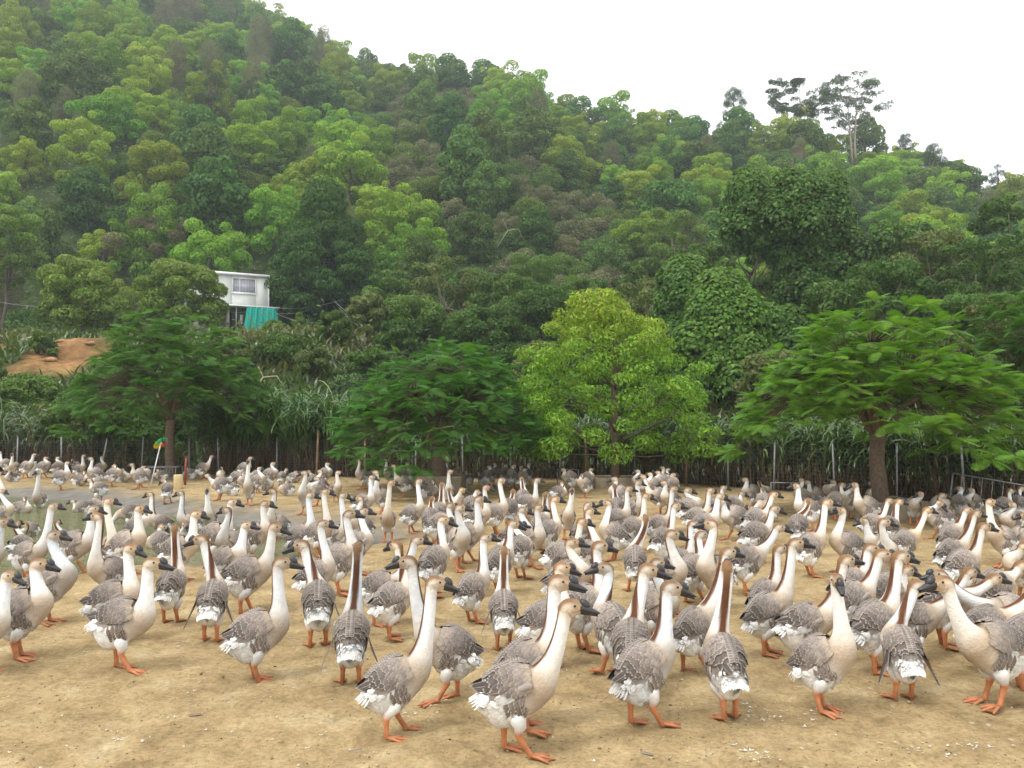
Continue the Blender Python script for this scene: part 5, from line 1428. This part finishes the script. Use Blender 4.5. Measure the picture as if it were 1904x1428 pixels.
tall_grass('tall_grass', 'dark arching grass behind the fence under the yellow-green tree', spots(690, 1290, 420, .3, 2.4), 407, 1.3, 2.0, (0.056, 0.110, 0.028))
tall_grass('tall_grass', 'long drooping grass behind the fence under the bright feathery tree', spots(1290, 2100, 620, .3, 2.4), 408, 1.25, 1.95, (0.062, 0.118, 0.034))
# dry leaning stalks in the shade along the fence
a = Acc()
for k in range(900):
    px = rng.uniform(-150, 2050); (x, y, z), = spots(px, px + 1, 1, .15, 1.6)
    l = rng.normal(size=2) * .22; h = rng.uniform(.5, 1.3)
    a.tube([[x, y, z - .05], [x + l[0] * .5, y + l[1] * .5, z + h * .55], [x + l[0], y + l[1], z + h]], [.008, .007, .004], 3, np.array([.17, .105, .06]) * rng.uniform(.3, 1.3), cap=False)
tag(link('dry_stalks', a.mesh('dry_stalks', [M_BARK])), 'thin dry brown stalks standing behind the wire fence', 'stalks', kind='stuff')
# weeds and grass on the bank between the fence and the house
n_ = 34000
wx = rng.uniform(-34, 16, n_); wy = fence_y(wx) + rng.uniform(2.0, 34, n_)
kp = ~((wx < -18.2) & (wx > -36) & (wy > 34.5) & (wy < 44) & (fbm(wx / 3.5, wy / 3.5, 21) > -.14)) & ~((wx > -27.5) & (wx < -14.5) & (wy > 55)) & (np.hypot(wx + 15.6, (wy - 41.5) * .6) > 1.4)
wx, wy = wx[kp], wy[kp]; n_ = len(wx)
wz = terrain(wx, wy)
seg = 4; ph = rng.uniform(0, 6.28, n_); bl = rng.uniform(.35, .95, n_); el = rng.uniform(.8, 1.5, n_)
p_ = np.stack([wx, wy, wz - .03], -1); pts = [p_.copy()]
for q in range(seg - 1):
    p_ = p_ + np.stack([np.cos(ph) * np.cos(el), np.sin(ph) * np.cos(el), np.sin(el)], -1) * (bl / (seg - 1))[:, None]; pts.append(p_.copy()); el = el - .45
pts = np.stack(pts, 1); sd = np.stack([-np.sin(ph), np.cos(ph), np.zeros(n_)], -1) * .05
wp = np.array([.8, 1, .7, .08])
V = np.stack([pts + sd[:, None] * wp[None, :, None], pts - sd[:, None] * wp[None, :, None]], 2).reshape(-1, 3)
b0 = (np.arange(n_)[:, None] * seg + np.arange(seg - 1)[None]).ravel() * 2
cc = np.where((fbm(wx / 5, wy / 5, 71) > .02)[:, None], np.array([[.12, .13, .045]]), np.array([[.070, .125, .026]])) * rng.uniform(.6, 1.3, (n_, 1))
tag(link('bank_weeds', mesh_np('bank_weeds', V, np.stack([b0, b0 + 1, b0 + 3, b0 + 2], -1), None, np.repeat(cc, seg * 2, 0), [M_GRASS], False)),
    'rough green and straw-coloured weeds on the bank below the house', 'weeds', kind='stuff')

# ------------------------------------------------------------------ wire fence
fence = link('wire_fence', None, loc=(0, 0, 0))
tag(fence, 'long wire mesh fence on thin posts along the back of the yard', 'fence')
FA = [(-600, 0)]
def fence_pt(px):
    t = (px - 952) / FPX; y = 3.0
    while y < float(fence_y(t * y)) and y < 60: y += .05
    return np.array([t * y, y])
POSTS = [(-330, 's'), (-150, 's'), (35, 's'), (118, 's'), (187, 'l'), (265, 's'), (354, 's'), (409, 's'), (516, 's'), (590, 'w'), (680, 'w'), (773, 's'), (862, 's'),
         (949, 's'), (1041, 's'), (1090, 'w'), (1178, 's'), (1274, 'w'), (1352, 's'), (1436, 's'), (1550, 's'), (1664, 's'), (1790, 's'), (1930, 's'), (2120, 's')]
rng = np.random.default_rng(55)
for px, kd in POSTS:
    x, y = fence_pt(px); z = float(yard_z(np.array(x), np.array(y)))
    a = Acc(); h = rng.uniform(1.02, 1.16); ln = rng.normal() * .03 + (.16 if kd == 'l' else 0)
    if kd == 'w':
        a.tube([[0, 0, -.2], [ln * .5, .01, h * .5], [ln, 0, h * 1.12]], [.038, .034, .030], 7)
    else:
        a.tube([[0, 0, -.2], [ln, 0, h]], [.021, .021], 8); a.box((ln, 0, h + .012), (.05, .05, .02))
    link('fence_post', a.mesh('fence_post', [M_WOOD if kd == 'w' else M_GALV]), fence, loc=(x, y, z))
pp = [fence_pt(px) for px in np.linspace(-420, 2200, 190)]
pp = np.array(pp); seg = np.linalg.norm(np.diff(pp, axis=0), axis=1); cum = np.concatenate([[0], np.cumsum(seg)])
u = np.arange(0, cum[-1], .09)
fx_, fy_ = np.interp(u, cum, pp[:, 0]), np.interp(u, cum, pp[:, 1])
sag = .035 * fbm(u / 1.3, u * 0, 8)
a = Acc()
for k in range(len(u)):
    q = [[fx_[k], fy_[k] + .024, .01], [fx_[k] + .01 * math.sin(k * 1.7), fy_[k] + .03, .98 + sag[k]]]
    a.tube(q, .0026, 3, cap=False)
hz = np.linspace(.03, .98, 13)
sub = slice(None, None, 8)
for z in hz:
    a.tube(np.stack([fx_[sub], fy_[sub] + .026, z + sag[sub] * z], -1), .0028, 3, cap=False)
o = link('wire_mesh', a.mesh('wire_mesh', [M_WIRE], False), fence)

# ------------------------------------------------------------------ house on the terrace
hx, hd_ = (497 - 952) / FPX * 60, 60.0
hz0 = H_at(622, 60)
RZ = math.radians(26)
house = link('white_house', None, loc=(hx, hd_, hz0), rot=(0, 0, RZ))
tag(house, 'small two-storey white panel house with flat roof on the terrace', 'house')
def part(name, boxes, mat, parent=house, bevel=0):
    a = Acc()
    for c, s in boxes: a.box(c, s)
    o = link(name, a.mesh(name, [mat], False), parent)
    return o
Z1, Z2 = 1.98, 4.42
wx0, wx1, wz0, wz1 = -2.62, -.92, 3.06, 4.20      # window opening
pw = 1.0
part('wall', [((-2.9, 1.75, (Z1 + Z2) / 2), (5.7, 3.0, Z2 - Z1 - .02))], M_WPAINT)
edges = [0.0, wx1, wx0] + [wx0 - pw * k for k in range(1, 4)]
for k in range(len(edges) - 1):                       # cladding panels of the upper storey, with joints
    xa, xb = edges[k], edges[k + 1]; w = xa - xb - .012; cx = (xa + xb) / 2
    if k == 1:
        part('wall_panel', [((cx, .21, (Z1 + wz0) / 2), (w, .08, wz0 - Z1))], M_WPAINT)
        part('wall_panel', [((cx, .21, (wz1 + Z2) / 2), (w, .08, Z2 - wz1))], M_WPAINT)
    else:
        part('wall_panel', [((cx, .21, (Z1 + Z2) / 2), (w, .08, Z2 - Z1))], M_WPAINT)
rf = part('roof', [((-2.9, 1.7, Z2 + .05), (5.85, 3.4, .09))], M_WHITE)
part('fascia', [((-2.9, -.07, Z2 + .03), (5.86, .05, .17))], M_WHITE, rf)
part('corner_trim', [((.02, .18, (Z1 + Z2) / 2), (.09, .12, Z2 - Z1))], M_WHITE)
win = part('window', [(((wx0 + wx1) / 2, .235, (wz0 + wz1) / 2), (wx1 - wx0 - .02, .02, wz1 - wz0 - .02))], plain('curtained_glass', (.40, .40, .43), .15, .5, nscale=3, namt=.2))
t = .07
part('frame', [((wx0 + t / 2, .165, (wz0 + wz1) / 2), (t, .07, wz1 - wz0)), ((wx1 - t / 2, .165, (wz0 + wz1) / 2), (t, .07, wz1 - wz0)),
               (((wx0 + wx1) / 2, .167, wz0 + t / 2), (wx1 - wx0 - 2 * t, .066, t)), (((wx0 + wx1) / 2, .167, wz1 - t / 2), (wx1 - wx0 - 2 * t, .066, t)),
               ((wx0 + .52, .169, (wz0 + wz1) / 2), (.06, .062, wz1 - wz0 - 2 * t))], M_WHITE, win)
for k in range(8):
    part('window_bar', [((wx0 + .2 + k * .19, .135, (wz0 + wz1) / 2), (.012, .012, wz1 - wz0 - .1))], M_WHITE, win)
part('window_bar', [(((wx0 + wx1) / 2, .125, (wz0 + wz1) / 2), (wx1 - wx0 - .05, .012, .016))], M_WHITE, win)
part('sill', [(((wx0 + wx1) / 2, .12, wz0 - .04), (wx1 - wx0 + .12, .12, .05))], M_WHITE, win)
part('canopy_slab', [((-2.2, -.30, Z1 - .06), (5.6, 1.9, .09))], M_WHITE)
part('lower_wall', [((-4.2, 1.0, Z1 / 2 - .1), (2.6, .15, Z1 - .05)), ((-2.9, .3, Z1 / 2 - .1), (.15, 1.4, Z1 - .05))], plain('grey_plaster', (.33, .30, .26), .9, .1, nscale=2))
part('back_wall', [((-1.2, 2.6, Z1 / 2 - .1), (3.4, .12, Z1 - .05))], M_DARK)  # near-black wall colour stands in for the shade under the canopy
for x in (-2.45, .42): part('column', [((x, -1.12, Z1 / 2 - .2), (.08, .08, Z1 + .2))], M_GALV)
for k in range(7): part('grille_bar', [((-2.65 + k * .13, -.9, .85), (.018, .018, 1.4))], M_GALV)
part('grille_rail', [((-1.9, -.9, .25), (1.1, .03, .05))], M_GALV)
# teal tarpaulin hung as a curtain under the canopy
nx, nz = 60, 14
gx, gz = np.meshgrid(np.linspace(0, 1, nx), np.linspace(0, 1, nz), indexing='ij')
yy = .055 * np.sin(gx * 34 + gz * 1.5) * (.35 + .65 * gz) + .03 * np.sin(gx * 71)
topz = 1.90 - .07 * np.abs(np.sin(gx * 10.5)) ** 2
Vt = np.stack([-1.75 + gx * (2.2 + .1 * gz) - .22 * gz * (1 - gx), yy, topz * (1 - gz) - .12 * gz], -1).reshape(-1, 3)
i, j = np.meshgrid(np.arange(nx - 1), np.arange(nz - 1), indexing='ij'); b = (i * nz + j).ravel()
tp = link('tarpaulin_curtain', mesh_np('tarpaulin_curtain', Vt, np.stack([b, b + nz, b + nz + 1, b + 1], -1), None, None, [M_TARP]))
tp.matrix_world = house.matrix_basis @ Matrix.Translation((0, -1.22, 0))
sm = tp.modifiers.new('thick', 'SOLIDIFY'); sm.thickness = .012
tag(tp, 'teal green tarpaulin hanging as a curtain under the house canopy', 'tarpaulin')
# laundry hung in the porch
a = Acc(); a.box((0, 0, 0), (.22, .03, .55)); a.box((.02, 0, -.34), (.13, .025, .2))
lo = link('hanging_cloth', a.mesh('hanging_cloth', [M_WHITE])); lo.matrix_world = house.matrix_basis @ Matrix.Translation((-2.02, -.6, 1.05))
tag(lo, 'pale cloth hanging in the dark porch of the house', 'cloth')

def cable(name, label, A, B, sag, r=.018):
    t = np.linspace(0, 1, 14)[:, None]
    p_ = np.array(A) * (1 - t) + np.array(B) * t; p_[:, 2] -= sag * 4 * (t * (1 - t))[:, 0]
    a = Acc(); a.tube(p_, r, 5); tag(link(name, a.mesh(name, [M_GALV])), label, 'cable', 'cables by the house')
cable('overhead_cable', 'topmost cable running from the house canopy to the big dark tree', at_depth(508, 572, 59), at_depth(640, 556, 60), .3)
cable('overhead_cable', 'middle cable running from the house towards the slope', at_depth(508, 582, 59), at_depth(600, 566, 60), .3)
cable('overhead_cable', 'lowest sagging cable beside the teal tarpaulin', at_depth(506, 580, 59), at_depth(650, 590, 58), .6)
cable('overhead_cable', 'cable crossing the left frame edge above the bank', at_depth(-30, 555, 50), at_depth(150, 566, 50), .3)
cable('guy_wire', 'slanting wire on the right of the big dark tree', at_depth(622, 560, 50), at_depth(690, 618, 46), .05, .014)
cable('guy_wire', 'parallel slanting wire below the first one', at_depth(630, 572, 50), at_depth(680, 618, 46), .05, .014)

# ------------------------------------------------------------------ small things about the yard
def gz_at(x, y): return float(yard_z(np.array(float(x)), np.array(float(y))))
# pinwheel on a leaning stick
p_ = on_plane(277, 908); d = p_[1]
top = at_depth(299, 824, d)
pw_ = link('toy_pinwheel', None, loc=(p_[0], p_[1], gz_at(p_[0], p_[1])))
tv = top - p_; a = Acc(); a.tube([[0, 0, -.1], tv], [.014, .011], 8); link('stick', a.mesh('stick', [M_WHITE]), pw_)
axd = Vector((.72, -.32, -.73)).normalized()
q_ = axd.to_track_quat('Z', 'X').to_matrix().to_4x4()
hub = Matrix.Translation(tv) @ q_
cols = [(.02, .30, .12), (.03, .38, .22), (.25, .42, .03), (.62, .50, .02), (.60, .22, .02), (.58, .04, .03), (.55, .03, .08), (.05, .30, .20)]
for k, c in enumerate(cols):
    a = Acc(); a0 = k / 8 * 6.283
    V = []
    for f in np.linspace(0, 1, 5):
        r = .03 + .15 * f
        for g in (-.5, 0, .5):
            an = a0 + g * .72; V.append([math.cos(an) * r, math.sin(an) * r, .045 * math.sin(f * 3.1) * (g + .6)])
    i, j = np.meshgrid(np.arange(4), np.arange(2), indexing='ij'); b = (i * 3 + j).ravel()
    a.add(V, np.stack([b, b + 1, b + 4, b + 3], -1), None, c)
    o = link('blade', a.mesh('blade', [M_ATTR]), pw_, mat=hub); s_ = o.modifiers.new('thick', 'SOLIDIFY'); s_.thickness = .004
a = Acc(); a.tube([[0, 0, -.01], [0, 0, .05]], .02, 8, (.6, .5, .05)); link('hub', a.mesh('hub', [M_ATTR]), pw_, mat=hub)
tag(pw_, 'rainbow toy pinwheel on a leaning white stick by the pond', 'pinwheel')

def jug(label, px, py, h, w, mat, cut=False, z=None):
    p_ = on_plane(px, py); n = 14; a = np.linspace(0, 2 * math.pi, n, endpoint=False)
    prof = [(0, .92), (.03, 1), (.62, 1), (.78, .85), (.88, .38), (.90, .30), (1.0, .30)] if not cut else [(0, .92), (.03, 1), (.98, 1.02), (1, 1.0), (.97, .93), (.08, .90)]
    V = []
    for f, r in prof:
        sq = 1 / np.maximum(np.abs(np.cos(a)), np.abs(np.sin(a))) ** .6
        V.append(np.stack([np.cos(a) * sq * r * w / 2, np.sin(a) * sq * r * w / 2 * .8, np.full(n, f * h)], -1))
    m_ = len(prof)
    tris = [[(m_ - 1) * n, (m_ - 1) * n + i, (m_ - 1) * n + i + 1] for i in range(1, n - 1)] + [[0, i + 1, i] for i in range(1, n - 1)]
    o = link('plastic_jug', mesh_np('plastic_jug', np.concatenate(V), ring_quads(m_, n), tris, None, [mat]), loc=(p_[0], p_[1], gz_at(p_[0], p_[1]) if z is None else z), rot=(0, 0, .3))
    if not cut:
        c = Acc(); c.tube([[0, 0, h], [0, 0, h + .03]], w * .19, 10); link('cap', c.mesh('cap', [M_WHITE]), o)
        c = Acc(); c.tube([[w * .30, 0, h * .84], [w * .40, 0, h * .95], [w * .16, 0, h * .95]], .016, 6); link('handle', c.mesh('handle', [mat]), o)
    tag(o, label, 'jug', 'plastic jugs in the yard')
jug('tall white plastic jug standing among the far left geese', 60, 886, .42, .20, M_JUGW, True)
jug('pale yellow cut jug on the pond bank below the red-brown stake', 331, 907, .32, .20, M_JUGY, True)
jug('yellow jug standing at the left edge of the pond', 9, 958, .24, .20, M_JUGY, True, WZ - .05)
p_ = on_plane(336, 903)
a = Acc(); a.tube([[0, 0, -.1], [.01, 0, .40], [.02, 0, .68]], [.03, .03, .028], 8); a.box((.02, 0, .685), (.07, .07, .02))
tag(link('wooden_stake', a.mesh('wooden_stake', [M_RED]), loc=(p_[0], p_[1] + .25, 0)), 'short red-brown stake standing behind the yellow cut jug', 'stake')

def bars_thing(name, label, cat, parts, mat, loc, rot):
    root = link(name, None, loc=loc, rot=rot)
    for nm, A, B, r in parts:
        a = Acc(); a.tube([A, B], r, 6); link(nm, a.mesh(nm, [mat]), root)
    tag(root, label, cat)
# wire cage by the fence
p_ = on_plane(293, 892); w, dp, h = .92, .55, .34
ed = []
for x in (-w / 2, w / 2):
    for y in (0, dp): ed.append(('frame_bar', (x, y, 0), (x, y, h), .011))
for z in (0.012, h):
    for y in (0, dp): ed.append(('frame_bar', (-w / 2, y, z), (w / 2, y, z), .011))
    for x in (-w / 2, w / 2): ed.append(('frame_bar', (x, 0, z), (x, dp, z), .011))
for k in range(1, 12):
    x = -w / 2 + w * k / 12; ed.append(('wire', (x, 0, 0), (x, 0, h), .005)); ed.append(('wire', (x, 0, h), (x, dp, h), .005))
for k in range(1, 5): ed.append(('wire', (-w / 2, 0, h * k / 5), (w / 2, 0, h * k / 5), .005)); ed.append(('wire', (-w / 2, dp * k / 5, h), (w / 2, dp * k / 5, h), .005))
bars_thing('wire_cage', 'low grey wire cage standing behind the pinwheel', 'cage', ed, M_GALV, (p_[0], p_[1], gz_at(p_[0], p_[1])), (0, 0, .08))
# fallen gate leaning in the right-hand corner
A0 = on_plane(1757, 944); gl = 1.75; gh = .58
g = [('frame_bar', (0, 0, -.02), (.05, 0, gh), .016), ('rail', (.05, 0, gh), (gl, 0, gh - .26), .014), ('rail', (.02, 0, .20), (gl, 0, -.02), .013), ('frame_bar', (gl, 0, -.06), (gl, 0, gh - .25), .016)]
for k in range(1, 11):
    f = k / 11; g.append(('bar', (gl * f, 0, .20 - .22 * f - .10), (gl * f + .04, 0, gh - .26 * f), .008))
bars_thing('metal_gate', 'rusty grey barred gate tilted against the fence corner', 'gate', g, M_GALV, (A0[0], A0[1] - .15, .06), (math.radians(-10), 0, math.radians(-38)))
for lab, px, py in (('small bent-pipe frame by the fence behind the far geese', 1056, 900), ('small bent-pipe frame near the right-hand fence posts', 1460, 932)):
    p_ = on_plane(px, py)
    bars_thing('pipe_frame', lab, 'frame', [('post', (-.26, 0, -.05), (-.26, 0, .36), .012), ('post', (.26, 0, -.05), (.26, 0, .36), .012), ('rail', (-.27, 0, .36), (.27, 0, .36), .012)], M_GALV, (p_[0], p_[1], 0), (0, 0, -.2))
# two pale posts behind the yellow-green tree
for k, px in enumerate((1153, 1163)):
    x = (px - 952) / FPX * 36; z = float(terrain(x, 36)); tz = H_at(632, 36) - z
    a = Acc(); a.tube([[0, 0, -.2], [0, 0, tz]], .06, 8); a.box((0, 0, tz + .03), (.18, .14, .05))
    tag(link('pale_post', a.mesh('pale_post', [M_WHITE]), loc=(x, 36, z)), ('left' if k == 0 else 'right') + ' of two pale posts seen through the yellow-green tree', 'post', 'pale posts behind the tree')
M_CLOD = plain('orange_earth', (.27, .16, .08), .95, .1, nscale=5, namt=.5, bump=1.0)
# boulder slab, plank and dead branches on the bank
def blob(name, label, c, size, seed, mat, cat):
    rng = np.random.default_rng(seed); n = 16; V = []
    for f in np.linspace(-.98, .98, 9):
        r = math.sqrt(1 - f * f) ** .6; a = np.linspace(0, 6.283, n, endpoint=False); k = 1 + .22 * vnoise(np.cos(a) * 1.7 + seed, np.sin(a) * 1.7 + f * 1.5, seed)
        V.append(np.stack([np.cos(a) * r * size[0] / 2 * k, np.sin(a) * r * size[1] / 2 * k, f * size[2] / 2 * (1 + .3 * np.cos(a))], -1))
    V = np.concatenate(V); m_ = 9
    tris = [[0, i + 1, i] for i in range(1, n - 1)] + [[(m_ - 1) * n, (m_ - 1) * n + i, (m_ - 1) * n + i + 1] for i in range(1, n - 1)]
    tag(link(name, mesh_np(name, V, ring_quads(m_, n), tris, None, [mat], False), loc=c), label, cat)
x = (65 - 952) / FPX * 41.5; blob('stone_slab', 'flat pale boulder lying on the orange soil bank', (x, 41.5, float(terrain(x, 41.5)) + .22), (1.5, 1.0, .5), 3, M_ROCK, 'boulder')
for k, (px, d, w) in enumerate([(25, 38, .5), (110, 39, .6), (140, 41, .45), (90, 36.5, .7), (15, 40.5, .4), (165, 38.5, .5)]):
    x = (px - 952) / FPX * d; blob('earth_clod', ordinal(k + 1) + ' orange earth clod on the eroded bank, counted with the stones there', (x, d, float(terrain(x, d)) + .06), (w, w * .8, w * .36), 20 + k, M_CLOD, 'clod')
x = (50 - 952) / FPX * 43; a = Acc(); a.box((0, 0, 0), (.8, .16, .07)); tag(link('white_plank', a.mesh('white_plank', [M_WHITE], False), loc=(x, 43, float(terrain(x, 43)) + .25), rot=(.1, .06, .2)), 'short white plank lying above the boulder', 'plank')
x = (400 - 952) / FPX * 50; blob('sandbag', 'pale bag on the bank below the house', (x, 50, float(terrain(x, 50)) + .5), (.8, .5, .45), 8, M_WHITE, 'bag')
for k, (px, py, dx, dz, lab) in enumerate([(465, 728, 1.3, .55, 'arched bare branch lying on the bank'), (545, 722, .7, -.4, 'short bare branch beside the arched one'), (925, 452, 2.2, 1.2, 'bare forked branch on the middle slope')]):
    d = 32 if k < 2 else 66; p_ = at_depth(px, py, d); p_[2] = max(p_[2], float(terrain(p_[0], d)) + .1)
    a = Acc(); c = (.34, .29, .23)
    a.tube([[0, 0, -.3], [dx * .4, 0, dz * .9], [dx * .8, .1, dz], [dx, .1, dz * .2]], [.04, .035, .025, .012], 6, c); a.tube([[dx * .4, 0, dz * .9], [dx * .2, .2, dz * 1.7]], [.025, .01], 5, c)
    tag(link('dead_branch', a.mesh('dead_branch', [M_BARK]), loc=tuple(p_)), lab, 'branch')

# moulted down, dark crumbs and pebbles on the sand
rng = np.random.default_rng(808)
a = Acc()
def tuft(x, y, s, c):
    z = gz_at(x, y) + .006; an = rng.uniform(0, 6.28)
    for q in range(int(rng.integers(3, 7))):
        b = an + rng.normal() * .8; L = s * rng.uniform(.5, 1.1); d_ = np.array([math.cos(b), math.sin(b), rng.uniform(.0, .35)]); sd = np.array([-math.sin(b), math.cos(b), 0]) * L * .22
        o = np.array([x, y, z]) + rng.normal(size=3) * [s * .2, s * .2, 0]
        a.add([o, o + d_ * L * .5 + sd, o + d_ * L, o + d_ * L * .5 - sd], [[0, 1, 2, 3]], None, np.array(c) * rng.uniform(.85, 1.05))
for k in range(430):
    px, py = rng.uniform(-60, 1960), 1428 - 360 * rng.uniform() ** 1.3
    if fbm(np.array(px / 160), np.array(py / 60), 4) < .02 and rng.uniform() < .75: continue
    p_ = on_plane(px, py); tuft(p_[0], p_[1], rng.uniform(.005, .015), (.60, .57, .52))
for px, py, m_ in ((1410, 1322, 26), (230, 1365, 14), (225, 1205, 6), (1395, 1400, 18), (1800, 1392, 12), (780, 1320, 8), (1510, 1330, 14), (1690, 1385, 12), (335, 1195, 6)):
    for q in range(m_):
        p_ = on_plane(px + rng.normal() * 26, py + rng.normal() * 7); tuft(p_[0], p_[1], rng.uniform(.008, .020), (.60, .58, .54))
tag(link('moulted_down', a.mesh('moulted_down', [M_ATTR], False)), 'scattered white down feathers lying on the sandy ground', 'feathers', kind='stuff')
a = Acc()
OC = np.array([[1, 0, 0], [-1, 0, 0], [0, 1, 0], [0, -1, 0], [0, 0, 1], [0, 0, -1]], float); OF = [[0, 2, 4], [2, 1, 4], [1, 3, 4], [3, 0, 4], [2, 0, 5], [1, 2, 5], [3, 1, 5], [0, 3, 5]]
for k in range(3200):
    px, py = rng.uniform(-60, 1960), 1440 - 480 * rng.uniform() ** 1.2
    p_ = on_plane(px, py); s = rng.uniform(.002, .0065) * (1.9 if rng.uniform() < .05 else 1)
    c = np.array([.16, .115, .065]) * rng.uniform(.4, 1.6) if rng.uniform() < .6 else np.array([.42, .33, .20]) * rng.uniform(.8, 1.2)
    a.add(OC * s * rng.uniform(.6, 1.4, (6, 1)) * [1, 1, .6] + [p_[0], p_[1], gz_at(p_[0], p_[1]) + s * .25], None, OF, c)
tag(link('pebbles', a.mesh('pebbles', [M_ATTR], False)), 'small pebbles and dark crumbs scattered on the sandy ground', 'pebbles', kind='stuff')
for k, (px, py, an, lab) in enumerate([(648, 1390, .35, 'shed grey-brown wing feather on the sand below the front geese'), (1215, 1403, 2.6, 'thin shed feather lying nearest the camera'), (350, 1330, .3, 'short pale shed feather on the empty sand')]):
    p_ = on_plane(px, py); a = Acc(); dv = np.array([math.cos(an), math.sin(an), 0]) * .075
    feather(a, (0, 0, .006), dv, (0, 0, 1), .022, np.array([.20, .16, .12]), np.array([.45, .40, .34]), (0, .004, .006), .2)
    tag(link('shed_feather', a.mesh('shed_feather', [M_FEATHER]), loc=(p_[0], p_[1], gz_at(p_[0], p_[1]) + .004)), lab, 'feather')

# ------------------------------------------------------------------ labels of the hillside trees, by kind and band
def band(y): return 'lower slope' if y < 85 else 'middle slope' if y < 125 else 'upper slope' if y < 175 else 'far summit'
g_ = {}
for it in hill_items: g_.setdefault((it[0], band(it[2])), []).append(it)
for (kd, bd), its in g_.items():
    its.sort(key=lambda t: t[1] / t[2])
    for i, t in enumerate(its):
        nm, lk, cat, grp = KN[kd]
        tag(t[4], f'{lk} on the {bd}' + ('' if len(its) == 1 else f', {ordinal(i + 1)} such from the left' if i < 98 else f', {ordinal(len(its) - i)} such from the right'), cat, grp)

# ------------------------------------------------------------------ hazy air
HAZE = True
if HAZE:
    a = Acc(); a.box((0, 150, 92), (900, 760, 188))
    m, nt, out = new_mat('haze')
    pv = N(nt, 'ShaderNodeVolumePrincipled'); pv.inputs['Color'].default_value = (.82, .91, 1.0, 1); pv.inputs['Density'].default_value = 0.00055
    nt.links.new(pv.outputs[0], out.inputs['Volume'])
    hz_ = link('haze', a.mesh('haze', [m], False)); tag(hz_, 'thin pale haze in the air over the hillside', 'haze', kind='stuff')
